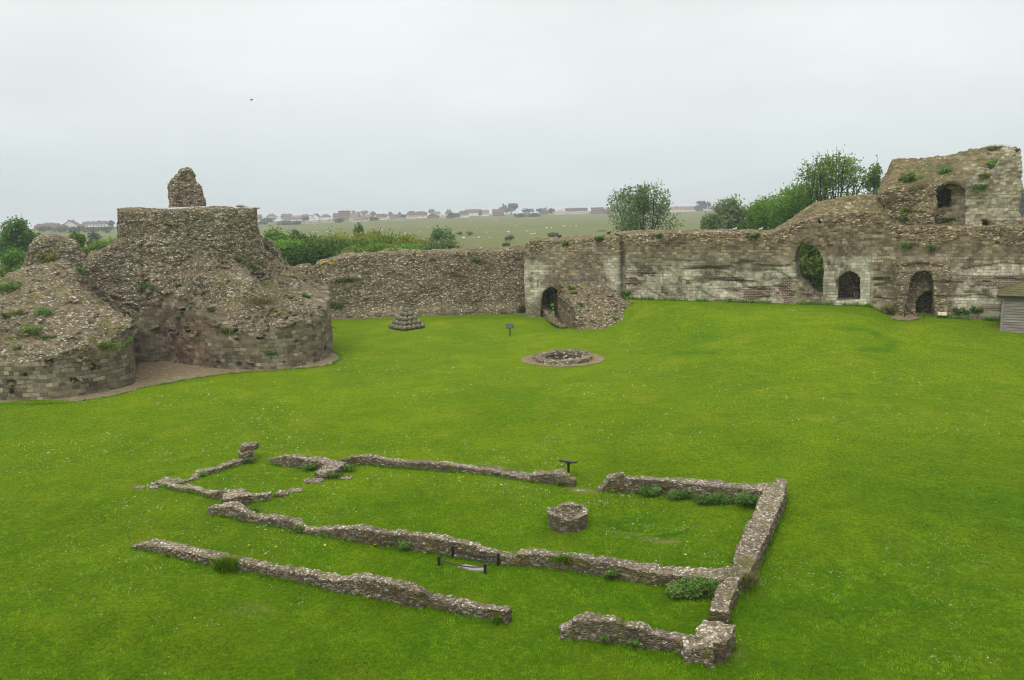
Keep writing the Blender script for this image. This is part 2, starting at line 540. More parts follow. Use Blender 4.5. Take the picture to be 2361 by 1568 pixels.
def mat_marsh():
    q = NT('marsh_grass'); P = q.pos()
    v = q.vscale(P, (.30, 1, 1))
    a = q.mapr(q.noise(v, .011, 5, .6), .36, .64)
    b = q.mapr(q.noise(v, .05, 5, .65), .36, .66)
    c = q.mapr(q.noise(v, .35, 4, .65), .34, .7)
    near = q.attr('near')
    col = q.mix(a, (.105, .122, .031), (.155, .142, .052))
    col = q.mix(q.math('MULTIPLY', b, .5), col, (.105, .155, .026))
    col = q.mix(q.math('MULTIPLY', c, .5), col, (.055, .072, .018))
    g = q.mix(b, (.065, .175, .010), (.12, .21, .024))
    col = q.mix(q.mapr(q.math('ADD', near, q.math('MULTIPLY', q.math('SUBTRACT', q.noise(v, .03, 4), .5), .8)), .42, .6), col, g)
    tuft = q.mapr(q.noise(v, .9, 3, .6), .66, .72)
    col = q.mix(q.math('MULTIPLY', tuft, .6), col, (.03, .042, .012))
    return q.finish(col, .95, None, .1)


M = {}
M['keep'] = mat_masonry('flint_rubble', fine=7.0, flint=1.15, tone=(1.34, 1.28, 1.15), lichen=.6, moss=.9, pale_gain=1.1, dark_gap=1.0, dirt=.75)
M['curtain'] = mat_masonry('brown_rubble', fine=5.8, flint=1.15, tone=(1.38, 1.26, 1.07), lichen=.55, moss=.85, dirt=.8, pale_gain=1.3)
M['facing'] = mat_masonry('pale_facing_stone', fine=6.0, flint=1.0, tone=(1.40, 1.25, 1.0), lichen=.55, moss=.6, dirt=.55, brick=(.46, .25), rust=1.0, pale_gain=1.45)
M['chapel'] = mat_masonry('lichen_rubble', fine=15.0, flint=1.15, tone=(1.75, 1.71, 1.60), lichen=1.0, moss=.5, edge_dark=.26, side_moss=1.0, dark_gap=1.0)
M['ball'] = mat_noise('weathered_ball_stone', (.055, .052, .034), (.27, .25, .175), 6.0, .95, .6, 25, .03)
M['gravel'] = mat_noise('pink_gravel', (.128, .099, .056), (.25, .196, .116), 2.0, .95, .8, 60, .03)
M['lawn'] = mat_lawn(); M['marsh'] = mat_marsh()
M['blade'] = mat_leaf('grass_blade', (.020, .080, .001), (.086, .230, .002), (.215, .385, .012), .25, .05)
M['daisy'] = mat_noise('daisy_petal', (.7, .7, .66), (.85, .85, .8), 5, .7, 0, 1)
M['yellow'] = mat_noise('yellow_petal', (.6, .42, .02), (.75, .55, .03), 5, .7, 0, 1)
M['leaf_dark'] = mat_leaf('dark_leaf', (.026, .068, .010), (.068, .152, .020), (.135, .24, .042), .42)
M['leaf_mid'] = mat_leaf('mid_leaf', (.044, .108, .010), (.118, .235, .022), (.22, .35, .052), .45)
M['leaf_yellow'] = mat_leaf('yellow_leaf', (.085, .115, .012), (.20, .23, .028), (.31, .32, .055), .42)
M['leaf_grey'] = mat_leaf('grey_leaf', (.062, .112, .038), (.155, .235, .088), (.26, .345, .16), .42)
M['leaf_far'] = mat_leaf('far_leaf', (.028, .052, .020), (.062, .098, .038), (.11, .148, .062), .3)
M['herb'] = mat_leaf('herb_leaf', (.042, .11, .014), (.115, .225, .038), (.21, .33, .075), .42)
M['dry'] = mat_leaf('dry_grass_blade', (.08, .085, .022), (.18, .17, .05), (.31, .28, .11))
M['bark'] = mat_noise('bark', (.030, .026, .020), (.085, .072, .055), 6, .95, .6, 20, .03, stretch=(1, 1, .3))
M['black'] = mat_noise('black_paint', (.006, .006, .006), (.014, .014, .013), 8, .45, .1, 60, .004, spec=.5)
M['panel'] = mat_noise('dark_panel', (.010, .011, .012), (.022, .023, .022), 3, .4, .05, 60, .004, spec=.5)
M['board'] = mat_noise('weathered_board', (.13, .118, .098), (.30, .275, .235), 2.2, .85, .5, 14, .012, stretch=(.25, .25, 4))
M['frame'] = mat_noise('weathered_post', (.16, .15, .135), (.27, .255, .23), 3, .85, .4, 20, .01, stretch=(3, 3, .4))
M['shingle'] = mat_noise('mossy_shingle', (.065, .06, .035), (.135, .125, .04), 1.6, .95, .7, 12, .03)
M['plinth'] = mat_noise('pale_concrete', (.30, .29, .28), (.42, .41, .39), 3, .9, .3, 30, .01)
M['cream'] = mat_noise('cream_plate', (.52, .50, .33), (.58, .55, .38), 3, .6, 0, 1)
M['sheep'] = mat_noise('sheep_wool', (.62, .60, .54), (.76, .74, .68), 6, .95, .4, 20, .05)
M['cow'] = mat_noise('dark_cowhide', (.015, .012, .010), (.035, .03, .025), 4, .8, 0, 1)
M['white'] = mat_noise('white_render', (.62, .61, .58), (.76, .75, .72), .8, .85, 0, 1)
M['creamwall'] = mat_noise('cream_render', (.48, .44, .36), (.6, .56, .47), .8, .85, 0, 1)
M['brickwall'] = mat_noise('brown_brick', (.14, .075, .05), (.22, .12, .085), 1.5, .9, 0, 1)
M['redroof'] = mat_noise('red_roof_tile', (.17, .10, .075), (.24, .145, .11), 1.2, .9, 0, 1)
M['brownroof'] = mat_noise('brown_roof_tile', (.085, .055, .042), (.14, .095, .075), 1.2, .9, 0, 1)
M['greyroof'] = mat_noise('grey_roof_slate', (.09, .09, .09), (.15, .145, .14), 1.2, .85, 0, 1)
M['paleroof'] = mat_noise('pale_roof_tile', (.26, .2, .16), (.34, .27, .22), 1.2, .9, 0, 1)
M['glass'] = mat_noise('window_glass', (.03, .035, .04), (.06, .065, .07), 1, .15, 0, 1, spec=.5)
M['skin'] = mat_noise('skin', (.27, .16, .11), (.34, .21, .15), 5, .6, 0, 1)
M['shirt'] = mat_noise('black_cotton', (.010, .010, .012), (.02, .02, .022), 8, .9, .2, 60, .005)
M['shorts'] = mat_noise('dark_cloth', (.022, .022, .026), (.04, .04, .045), 8, .9, .2, 60, .005)
M['hair'] = mat_noise('brown_hair', (.05, .03, .018), (.09, .055, .03), 20, .6, .3, 60, .005)
M['crow'] = mat_noise('crow_feather', (.008, .008, .010), (.016, .016, .018), 12, .55, 0, 1)
M['gull'] = mat_noise('gull_feather', (.25, .26, .28), (.5, .5, .5), 4, .7, 0, 1)
M['wellwater'] = mat_noise('dark_water', (.004, .005, .004), (.010, .012, .009), 2, .08, .05, 6, .01, spec=.6)
M['sea'] = mat_noise('sea_water', (.26, .34, .37), (.30, .38, .41), .01, .35, 0, 1)
M['iron'] = M['black']


# ------------------------------------------------------------------ ground, lawn, paths
WDIR = np.array([.909, -.4168]); WBACK = np.array([.4168, .909]); W0 = np.array([10.7, 73.4])
WN = np.array([WBACK[0], WBACK[1], 0.0]); W03 = np.array([W0[0], W0[1], 0.0])


def wall_uz(x, y, w=0.0):
    """sight on the plane of the long right-hand wall (w metres behind its face): distance along it, height"""
    p = on_plane(x, y, W03 + WN * w, WN)
    return np.array([np.dot(p[:2] - W0, WDIR), p[2]])


def wall_xyz(u, w, z):
    return np.array([W0[0] + WDIR[0] * u + WBACK[0] * w, W0[1] + WDIR[1] * u + WBACK[1] * w, z])


def wall_line_y(x):
    return np.where(x < 1.6, 79.8, W0[1] - (x - W0[0]) * .4585)


HOLLOW = on_ground(1490, 1213); WELL = on_ground(1297, 828)


def lawn_z(x, y):
    x = np.asarray(x, float); y = np.asarray(y, float)
    wid = 2.6 + 10.0 * np.clip((73 - y) / 16.0, 0, 1)
    uw = (x - W0[0]) * WDIR[0] + (y - W0[1]) * WDIR[1]
    z = (2.05 - .68 * sstep((uw - 20.8) / 2.0)) * sstep((x - 8.0) / wid) * sstep((y - 40) / 26.0)
    # the sunk way in front of the small arch
    z = z - .45 * np.exp(-(((x - 4.6) / 1.2) ** 2 + ((y - 73.5) / 3.5) ** 2))
    # shallow hollow inside the chapel, with a steeper near lip
    dx, dy = (x - HOLLOW[0]) / 2.1, (y - HOLLOW[1] - .75) / 1.25
    r = np.sqrt(dx * dx + dy * dy)
    near = sstep((-dy + .2) / .9)
    z = z - .20 * (1 - sstep((r - .45 - .25 * near) / .55))
    z = z + .03 * np.sin(x * .21 + 1.3) * np.sin(y * .17) * sstep((y - 33) / 3) * sstep((50 - y) / 6)
    beyond = y - wall_line_y(x) - 2.2
    z = z * sstep((2.0 - beyond) / 2.0) - 3.6 * sstep(beyond / 5.0)
    z = z - 3.6 * sstep((-x - 42) / 5.0)
    return z


def arcband(x, y, pts, wd):
    """closeness to a line of lawn points"""
    d = np.full(x.shape, 1e9)
    for a, b in zip(pts[:-1], pts[1:]):
        e = b - a; t = np.clip(((x - a[0]) * e[0] + (y - a[1]) * e[1]) / (e @ e + 1e-9), 0, 1)
        d = np.minimum(d, (x - a[0] - e[0] * t) ** 2 + (y - a[1] - e[1] * t) ** 2)
    return np.exp(-d / (wd * wd))


def L2(*pts): return [on_ground(x, y)[:2] for x, y in pts]
def LB(z, *pts): return [on_ground(x, y, z)[:2] for x, y in pts]


gx = np.r_[np.arange(-52, -24, 1.0), np.arange(-24, 24, .22), np.arange(24, 62, .8)]
gy = np.r_[np.arange(-12, 12, 1.0), np.arange(12, 38, .22), np.arange(38, 92, .5)]
X, Y = np.meshgrid(gx, gy, indexing='ij')
Z = lawn_z(X, Y)
xf_, yf_ = X.ravel(), Y.ravel()
lush = 1.0 * arcband(xf_, yf_, L2((1400, 1195), (1430, 1215), (1480, 1236), (1520, 1240), (1560, 1228)), .32)
lush = np.maximum(lush, .55 * np.exp(-(((xf_ - HOLLOW[0]) / 2.2) ** 2 + ((yf_ - HOLLOW[1] - .8) / 1.2) ** 2)))
lush = np.maximum(lush, .9 * arcband(xf_, yf_, LB(1.2, (1940, 766), (2010, 768), (2060, 776), (2050, 790), (1990, 795)), .45))
lush = np.maximum(lush, .7 * arcband(xf_, yf_, LB(.8, (1560, 798), (1640, 803)), .5))
lush = np.maximum(lush, .6 * arcband(xf_, yf_, LB(1., (1600, 770), (1640, 775)), .5))
lush = np.maximum(lush, .7 * arcband(xf_, yf_, L2((860, 1300), (950, 1310), (1060, 1330), (1130, 1345)), .5))
lush = np.maximum(lush, .55 * arcband(xf_, yf_, L2((1400, 1380), (1500, 1375), (1600, 1390)), .5))
lush = np.maximum(lush, .5 * arcband(xf_, yf_, L2((2150, 1250), (2250, 1400), (2361, 1560), (1250, 1520), (1900, 1480)), 1.1))
lush = np.maximum(lush, .42 * sstep((36 - yf_) / 16.0) * (.5 + .9 * np.clip(.5 + fbm(np.c_[xf_ * .16, yf_ * .16, 0 * xf_], 3, 8), 0, 1)))
worn = 1.0 * arcband(xf_, yf_, L2((1480, 1233), (1515, 1248), (1550, 1247)), .16)
worn = np.maximum(worn, .8 * arcband(xf_, yf_, L2((1420, 1215), (1480, 1235)), .10))
worn = np.maximum(worn, .9 * arcband(xf_, yf_, L2((1325, 1130), (1375, 1135)), .22))
worn = np.maximum(worn, .7 * arcband(xf_, yf_, L2((1700, 1512), (1660, 1516)), .2))
worn = np.maximum(worn, .5 * arcband(xf_, yf_, L2((560, 1403), (600, 1406)), .3))
n0, n1 = X.shape
ii = np.arange(n0 * n1).reshape(n0, n1)
Fq = np.stack([ii[:-1, :-1], ii[1:, :-1], ii[1:, 1:], ii[:-1, 1:]], -1).reshape(-1, 4)
me = np_mesh('lawn', np.c_[xf_, yf_, Z.ravel()], Fq, dict(lush=lush, worn=worn), True, M['lawn'])
lawn = tag(add_obj('lawn', me), 'mown bright green lawn filling the castle courtyard', kind='structure')

rr = np.r_[[40.0], np.geomspace(60, 9000, 60)]
th = np.linspace(0, 2 * np.pi, 97)[:-1]
GX = (rr[:, None] * np.cos(th)).ravel(); GY = 40 + (rr[:, None] * np.sin(th)).ravel()
gd = np.hypot(GX, GY)
gz = -3.0 + 0 * GX
k0 = np.arange(len(rr) * 96).reshape(len(rr), 96)
Fg = np.stack([k0[:-1], np.roll(k0[:-1], -1, 1), np.roll(k0[1:], -1, 1), k0[1:]], -1).reshape(-1, 4)
Fg = Fg[:, ::-1]
me = np_mesh('ground', np.c_[GX, GY, gz], Fg, dict(near=sstep((330 - gd) / 150.0)), True, M['marsh'])
ground = tag(add_obj('ground', me), 'flat olive grazing marsh reaching out to the far village', kind='structure')
gp = MB(); gp.poly([(-1500, -100, -2.8), (400, 1650, -2.8), (9000, 3900, -2.8), (9000, 9500, -2.8), (-9000, 9500, -2.8), (-9000, -100, -2.8)])
tag(gp.build('sea', M['sea']), 'pale grey sea beyond the far village', kind='structure')


def flat_sheet(name, pts, z, mat, label, jit=.09, step=.35, zf=None):
    bm = bmesh.new(); vs = []
    n = len(pts)
    for i in range(n):
        a, b = np.array(pts[i][:2]), np.array(pts[(i + 1) % n][:2])
        k = max(1, int(np.hypot(*(b - a)) / step))
        for j in range(k):
            p = a + (b - a) * j / k + rng.normal(0, jit, 2)
            vs.append(bm.verts.new((p[0], p[1], 0)))
    f = bm.faces.new(vs)
    bmesh.ops.triangulate(bm, faces=[f])
    if zf is not None:
        bmesh.ops.subdivide_edges(bm, edges=[e for e in bm.edges if e.calc_length() > .6], cuts=2, use_grid_fill=True)
    for v in bm.verts:
        v.co.z = z + (float(zf(v.co.x, v.co.y)) if zf else 0)
    bmesh.ops.recalc_face_normals(bm, faces=bm.faces)
    me = bpy.data.meshes.new(name); bm.to_mesh(me); bm.free()
    for p in me.polygons:
        if p.normal.z < 0: p.flip()
    return tag(add_obj(name, me, mat), label, kind='structure')


outer = L2((-60, 935), (60, 934), (150, 931), (260, 914), (340, 892), (390, 884), (430, 875), (520, 863), (560, 859), (650, 853), (720, 848), (765, 841), (785, 829), (782, 816), (752, 808))
flat_sheet('gravel_path', outer + [np.array((-14.6, 62.5)), np.array((-30, 60)), np.array((-37, 47))], .022, M['gravel'], 'brown gravel strip curving round the foot of the big ruined tower')
flat_sheet('gravel_path', L2((745, 737), (900, 733), (1000, 728), (1100, 724), (1150, 722), (1215, 727)) + [np.array((2.0, 80)), np.array((-19.5, 79.5))], .022, M['gravel'], 'thin gravel strip along the foot of the brown curtain wall', .12)
flat_sheet('gravel_path', [WELL[:2] + np.array([math.cos(a) * 3.0, math.sin(a) * 2.75]) for a in np.linspace(0, 6.283, 33)[:-1]], .03, M['gravel'], 'pinkish gravel ring round the well', .05, zf=lawn_z)
flat_sheet('dirt_patch', LB(1.32, (2052, 732), (2075, 728), (2108, 724), (2132, 728), (2128, 733), (2095, 738), (2068, 737)), .05, M['gravel'], 'bare pinkish earth in front of the ragged arch', .05, .3, zf=lawn_z)

# ------------------------------------------------------------------ the big ruined keep on the left
keep = tag(empty('ruined_keep', (-22, 56, 0)), 'massive flint keep ruin with two rounded bastions, flat-topped upper wall and a tall pinnacle', 'castle ruin')


def mound(name, foot, hpts, lo, hi, h, ash_pts, red=None, seed=1, under=.12, extra=None, mat='keep', parent=keep, turfs=()):
    ax, ay, az = axes(lo, hi, h)
    X, Y = np.meshgrid(ax, ay, indexing='ij')
    d2 = poly_sdf(X, Y, foot)
    H = rbf_fit(hpts)(X, Y)
    gxx, gyy = np.gradient(H, h)
    k = 1 / np.sqrt(1 + np.clip(gxx ** 2 + gyy ** 2, 0, 16))
    S = np.maximum(d2[:, :, None], (az[None, None, :] - H[:, :, None]) * k[:, :, None])
    if extra: S = extra(S, X, Y, az)
    fa = rbf_fit(ash_pts)

    def attrs(V):
        depth = -poly_sdf(V[:, 0], V[:, 1], foot)
        top = fa(V[:, 0], V[:, 1])
        a = sstep((top - V[:, 2]) / .35 + .5) * (depth < .8)
        out = dict(ash=a.astype(np.float32), st=np.c_[arc_param(V[:, 0], V[:, 1], foot), V[:, 2], np.zeros(len(V))])
        if red: out['red'] = red(V)
        t = np.zeros(len(V))
        for c, r in turfs:
            t = np.maximum(t, np.exp(-(((V - np.array(c)) / np.array(r)) ** 2).sum(1)) * .75)
        out['turf'] = t
        return out

    def smask(P):
        top = fa(P[:, 0], P[:, 1]); s = arc_param(P[:, 0], P[:, 1], foot)
        inash = sstep((top - P[:, 2]) / .35 + .5)
        # single blocks have fallen out of the facing
        row = np.floor(P[:, 2] / .30); colm = np.floor((s + row * .27) / .62)
        rb = _u01(_hash(row.astype(np.int64), colm.astype(np.int64), row.astype(np.int64) * 0 + 5, seed))
        return ((1 - inash) - inash * ((rb > .955) * 4.5 + (rb - .5) * .5)).astype(np.float32)
    return stone_solid(name, S, lo, h, M[mat], parent, None, attrs, .34, 1.0, .20, 3.2, 1.5, seed, stone_mask=smask, col_f=4.6, clip_z=-.25, ledge=.16, big=.40)


A = at_dist
footR = [(-28.4, 57.15), (-27.0, 57.45), (-26.0, 57.7), (-24.4, 56.55), (-22.6, 55.35), (-20.8, 54.4), (-18.9, 53.85), (-17.2, 53.75), (-15.8, 54.15), (-14.75, 55.1), (-14.05, 56.5), (-13.85, 58.2),
         (-14.3, 61.5), (-15.5, 66), (-30, 66), (-30, 57.3)]
hR = [A(*q) for q in ((400, 600, 58.0), (450, 612, 57.2), (500, 612, 57.2), (550, 600, 58.2), (600, 600, 60), (640, 600, 61.5), (655, 625, 61), (668, 645, 60.2), (690, 672, 59.3), (716, 690, 58.6), (735, 712, 57.6),
                      (610, 660, 58.8), (640, 675, 58.2), (660, 692, 57.6), (600, 640, 60), (548, 612, 57.4), (575, 645, 56.2), (602, 680, 55.5), (540, 640, 56.6), (500, 650, 55.9), (460, 655, 56.0), (420, 660, 57),
                      (625, 684, 57.4), (650, 697, 56.6), (690, 712, 56), (720, 730, 56), (560, 700, 55.4), (600, 715, 55.0), (640, 725, 54.8), (680, 735, 54.8), (520, 690, 55.6), (470, 690, 56.0), (430, 690, 56.7),
                      (400, 685, 57.3), (450, 702, 55.9), (520, 728, 54.8), (560, 758, 54.0), (620, 752, 54.0), (660, 752, 54.2), (700, 748, 54.8), (730, 742, 55.6), (745, 738, 56.8),
                      (330, 600, 58), (300, 610, 58), (260, 640, 58), (350, 680, 57.4), (320, 720, 57.2))] + [np.array([-20, 64, 7.5]), np.array([-16, 63.5, 4.5]), np.array([-27, 63, 8])]
ashR = [A(*q) for q in ((320, 740, 57.2), (350, 690, 57.4), (383, 672, 57.7), (400, 675, 57.4), (440, 705, 56), (480, 714, 55.4), (520, 728, 54.8), (545, 752, 54.2), (560, 762, 53.95), (620, 757, 53.95), (680, 752, 54.4), (720, 747, 55.2), (745, 741, 56.6))]


def redR(V):
    return (sstep((V[:, 0] + 26.3) / .4) * sstep((-20.3 - V[:, 0]) / 1.6) * sstep((4.6 - V[:, 2]) / 1.6)).astype(np.float32)


def keepX(S, X, Y, az):
    # putlog holes and the burrow-like gaps at the foot
    for (x, y, Yd, r) in ((683, 787, 54.6, .17), (500, 838, 54.3, .26), (550, 843, 53.9, .2), (655, 838, 54.0, .15), (473, 835, 54.8, .18)):
        c = A(x, y, Yd)
        S = np.maximum(S, -(np.sqrt((X[:, :, None] - c[0]) ** 2 + ((Y[:, :, None] - c[1]) / 1.8) ** 2 + ((az[None, None, :] - c[2]) / 1.1) ** 2) - r))
    return S


bR = mound('bastion', footR, hR, (-29.6, 52.9, -.6), (-13.0, 64.5, 9.2), .09, ashR, redR, 3, extra=keepX,
           turfs=[(A(620, 660, 58.5), (1.2, 1.5, .8)), (A(560, 605, 58.2), (1.0, .6, .5)), (A(590, 610, 58.5), (.7, .7, .5)), (A(600, 692, 56.6), (1.6, .5, .4)), (A(530, 770, 54), (.8, .5, .3))])
bR['label'] = 'right rounded bastion with reddened lower courses'

footL = [(-24.75, 50.0), (-25.35, 48.3), (-26.5, 46.95), (-27.9, 46.2), (-29.6, 45.95), (-31.5, 46.3), (-33.6, 47.6), (-36, 51), (-36, 60), (-28.6, 58.2), (-28.0, 57.0), (-26.2, 53.2)]
hL = [A(*q) for q in ((0, 834, 46.5), (78, 824, 46.3), (150, 818, 46.4), (196, 810, 46.8), (250, 803, 47.3), (285, 795, 48.2), (303, 762, 49.6), (300, 742, 50.6), (293, 738, 51.5), (270, 742, 50.5), (250, 722, 51.5), (236, 700, 52.2), (215, 668, 53.6),
                      (195, 630, 56), (170, 614, 56.5), (100, 612, 56), (60, 618, 56), (20, 638, 55), (-40, 650, 55), (100, 650, 53), (150, 700, 50.6), (100, 720, 49.6), (50, 720, 49.2), (150, 770, 47.9), (50, 775, 47.6), (230, 775, 48.5), (0, 745, 49),
                      (0, 690, 52), (-60, 760, 48.5), (-60, 690, 52), (180, 612, 58.5), (120, 605, 58), (40, 625, 58), (291, 742, 52.5), (272, 738, 53.8), (250, 722, 55), (232, 702, 56.2), (222, 690, 57.3), (262, 735, 55), (245, 722, 57))]
ashL = [A(*q) for q in ((-40, 842, 46.4), (0, 840, 46.4), (78, 830, 46.3), (150, 824, 46.4), (196, 815, 46.8), (250, 808, 47.3), (290, 795, 48.4), (303, 768, 49.6), (300, 746, 50.6), (310, 746, 52), (310, 745, 55))]


def keepL(S, X, Y, az):
    for (x, y, Yd, r) in ((180, 876, 46.5, .19), (62, 862, 46.2, .15), (30, 902, 46.2, .19), (281, 868, 47.6, .15)):
        c = A(x, y, Yd)
        S = np.maximum(S, -(np.sqrt((X[:, :, None] - c[0]) ** 2 + ((Y[:, :, None] - c[1]) / 1.8) ** 2 + ((az[None, None, :] - c[2]) / 1.1) ** 2) - r))
    return S


bL = mound('bastion', footL, hL, (-35.5, 45.2, -.6), (-24.0, 58.6, 8.4), .085, ashL, None, 9, extra=keepL,
           turfs=[(A(110, 735, 50.3), (1.5, 1.5, .8)), (A(40, 780, 48), (2, 1, .5)), (A(40, 690, 52), (1.5, 1.5, .6)), (A(130, 830, 46.4), (2.5, .5, .2)), (A(240, 790, 48), (1.2, .6, .3)), (A(80, 790, 48), (1.2, .8, .4))])
bL['label'] = 'left rounded bastion with plants on its slope'


def slab_part(name, outline, Y0, Y1, lo_pad, h, seed, parent, mat='keep', top_tilt=None, ash=None, lump=.2, stone=.14, stone_f=3.2, front=None, label=None, turf_top=0.0, skew=None):
    """masonry standing between Y0 and Y1 whose face has the surveyed outline"""
    pl = [(A(x, y, Y0)[0], A(x, y, Y0)[2]) for x, y in outline]
    xs = [p[0] for p in pl]; zs = [p[1] for p in pl]
    lo = (min(xs) - lo_pad - (Y1 - Y0) * .5, Y0 - 1.0, max(-.6, min(zs) - .5)); hi = (max(xs) + lo_pad, Y1 + .8, max(zs) + .7)
    ax, ay, az = axes(lo, hi, h)
    X, Zz = np.meshgrid(ax, az, indexing='ij')
    d = poly_sdf(X, Zz, pl)
    fr = np.zeros_like(X) if front is None else front(X, Zz)
    dy = np.maximum((Y0 + fr)[:, None, :] - ay[None, :, None], ay[None, :, None] - Y1)
    # the ends of these walls run back towards the keep's centre, not square to the face
    k_ = (max(xs) if skew is None else skew) / Y0
    D3 = np.stack([poly_sdf(X - (yv - Y0) * k_, Zz, pl) for yv in ay], 1)
    S = np.maximum(D3, dy)
    # rounded arrises
    q1 = D3 + .35; q2 = dy + .35
    S = np.where((q1 > 0) & (q2 > 0), np.sqrt(np.maximum(q1, 0) ** 2 + np.maximum(q2, 0) ** 2) - .35, S)

    def attrs(V):
        o = dict(st=np.c_[V[:, 0], V[:, 2], np.zeros(len(V))])
        if ash: o['ash'] = ash(V)
        if turf_top:
            o['turf'] = turf_top * sstep((V[:, 2] - max(zs) + 1.2) / 1.2)
        return o
    ob = stone_solid(name, S, lo, h, M[mat], parent, None, attrs, lump, .8, stone, stone_f, 1.6, seed, col_f=4.6, ledge=.07)
    if label: ob['label'] = label
    return ob


def up_front(X, Z):      # the right third of the upper wall turns away from the courtyard
    return np.where(X > -20.9, (X + 20.9) * .62, 0) + np.where(X < -27.6, (-27.6 - X) * .5, 0)


slab_part('upper_wall', [(262, 640), (262, 568), (266, 540), (268, 485), (290, 481), (330, 483), (400, 481), (470, 480), (530, 479), (589, 479), (592, 520), (596, 545), (606, 560), (616, 640)], 57.75, 63.0, .8, .09, 21, keep, front=up_front)
slab_part('low_wall', [(190, 700), (190, 612), (206, 585), (222, 582), (240, 576), (262, 560), (300, 545), (330, 545), (330, 860), (200, 860)], 57.55, 60.0, .6, .09, 23, keep)
slab_part('rear_wall', [(590, 700), (596, 560), (615, 552), (632, 562), (646, 578), (651, 598), (652, 640), (660, 700)], 62.0, 64.5, .6, .1, 25, keep)
slab_part('wall_stub', [(40, 660), (52, 612), (60, 592), (66, 570), (78, 552), (92, 544), (125, 546), (150, 550), (172, 557), (180, 566), (188, 580), (200, 590), (212, 622), (212, 680)], 58.6, 61.5, .6, .09, 27, keep, lump=.2)
slab_part('pinnacle', [(388, 490), (392, 470), (388, 455), (387, 432), (389, 424), (398, 412), (405, 402), (412, 397), (413, 389), (420, 386), (432, 384), (440, 387), (446, 394), (451, 402), (450, 412), (455, 420), (464, 428), (467, 440), (469, 452), (473, 462), (473, 490)],
          60.5, 62.2, .5, .06, 29, keep, lump=.16, stone=.11, stone_f=3.4)
cp = MB(); c0 = A(330, 479, 59.2); c1 = A(560, 475, 59.2)
cp.ball((0, 0, 0), 1.0, 3, ((c1[0] - c0[0]) * .62, 1.6, .22))
o = cp.build('wall_cap', M['plinth'], keep, (float((c0[0] + c1[0]) / 2) + 22, 60.6 - 56, 11.2), True)

# ------------------------------------------------------------------ brown curtain wall behind
CA, CB = np.array([-30.0, 78.4]), np.array([2.4, 79.95])
cdir = (CB - CA) / np.linalg.norm(CB - CA); cn = np.array([-cdir[1], cdir[0]])


def cur_uz(x, y, w=0.0):
    p = on_plane(x, y, np.array([*(CA + cn * w), 0]), np.array([*cn, 0])); return np.array([np.dot(p[:2] - CA, cdir), p[2]])


prof = np.array([cur_uz(x, y, .9) for x, y in ((560, 640), (655, 618), (668, 617), (690, 610), (700, 609), (714, 607), (716, 613), (728, 613), (731, 604), (738, 599), (760, 594), (785, 589), (808, 585), (830, 582), (862, 580), (888, 575), (905, 577), (960, 577), (985, 577), (1030, 575), (1100, 572), (1200, 569), (1230, 568))])
h = .11; lo = (4.0, -.9, -.6); hi = (33.2, 3.0, 8.2)
ax, ay, az = axes(lo, hi, h)
top = np.interp(ax, prof[:, 0], prof[:, 1])
Wc, Zc = np.meshgrid(ay, az, indexing='ij')
batter = .25 * sstep((1.2 - az) / 1.0)
S = np.maximum(np.maximum(-(ay[None, :, None] + batter[None, None, :]), ay[None, :, None] - 2.0), (az[None, None, :] - top[:, None, None] + .25 * sstep((.6 - ay) / .6)[None, :, None]) * .9) + np.zeros((len(ax), 1, 1))


def attrs_c(V):
    z = V[:, 2]
    return dict(st=np.c_[V[:, 0], z, 0 * z], ash=.22 * np.ones(len(V)), pale=(.75 * sstep((1.5 - z) / .9)).astype(np.float32),
                turf=.30 * sstep((z - np.interp(V[:, 0], prof[:, 0], prof[:, 1]) + .7) / .7))


cw = stone_solid('curtain_wall', S, lo, h, M['curtain'], None, lambda V: np.c_[CA[0] + cdir[0] * V[:, 0] + cn[0] * V[:, 1], CA[1] + cdir[1] * V[:, 0] + cn[1] * V[:, 1], V[:, 2]], attrs_c, .24, .6, .13, 3.2, 1.6, 41, col_f=4.4, clip_z=-.25, ledge=.05)
tag(cw, 'long low brown rubble curtain wall behind the stone ball pile', 'castle wall')

# ------------------------------------------------------------------ gate tower with the small arch, spur and kerb
gate = tag(empty('gate_tower', wall_xyz(-5.2, 0, 0)), 'square grey and white stone gate tower with a small round arch and a rubble spur', 'castle tower')


def xw(V): return np.c_[W0[0] + WDIR[0] * V[:, 0] + WBACK[0] * V[:, 1], W0[1] + WDIR[1] * V[:, 0] + WBACK[1] * V[:, 1], V[:, 2]]


def prof_uz(pts, w): return np.array([wall_uz(x, y, w) for x, y in pts])


u0 = wall_uz(1210, 640)[0]; u1 = wall_uz(1439, 640)[0]
zf = prof_uz([(1205, 566), (1222, 558), (1240, 554), (1290, 553), (1400, 545), (1432, 541), (1450, 541)], 0); zr = prof_uz([(1205, 556), (1225, 550), (1290, 547), (1360, 543), (1410, 540), (1430, 534), (1450, 533)], 1.8)
h = .10; lo = (u0 - .9, -1.0, -1.2); hi = (u1 + .5, 4.0, 9.6)
ax, ay, az = axes(lo, hi, h)
U, W, Zz = np.meshgrid(ax, ay, az, indexing='ij', sparse=True)
TF = np.interp(ax, zf[:, 0], zf[:, 1])[:, None, None]; TR = np.interp(ax, zr[:, 0], zr[:, 1])[:, None, None]
topz = TF + (TR - TF) * sstep(W / 1.8)
u1w = u1 - .38 + .9 * (W > .75)
dd = np.maximum(np.maximum(u0 - U, U - u1w), np.maximum(-.35 - W, W - 3.2))
q1 = np.maximum(u0 - U, U - u1w) + .5; q2 = -.35 - W + .5
dd = np.where((q1 > 0) & (q2 > 0), np.sqrt(np.maximum(q1, 0) ** 2 + np.maximum(q2, 0) ** 2) - .5, dd)
S = np.maximum(dd, Zz - topz)
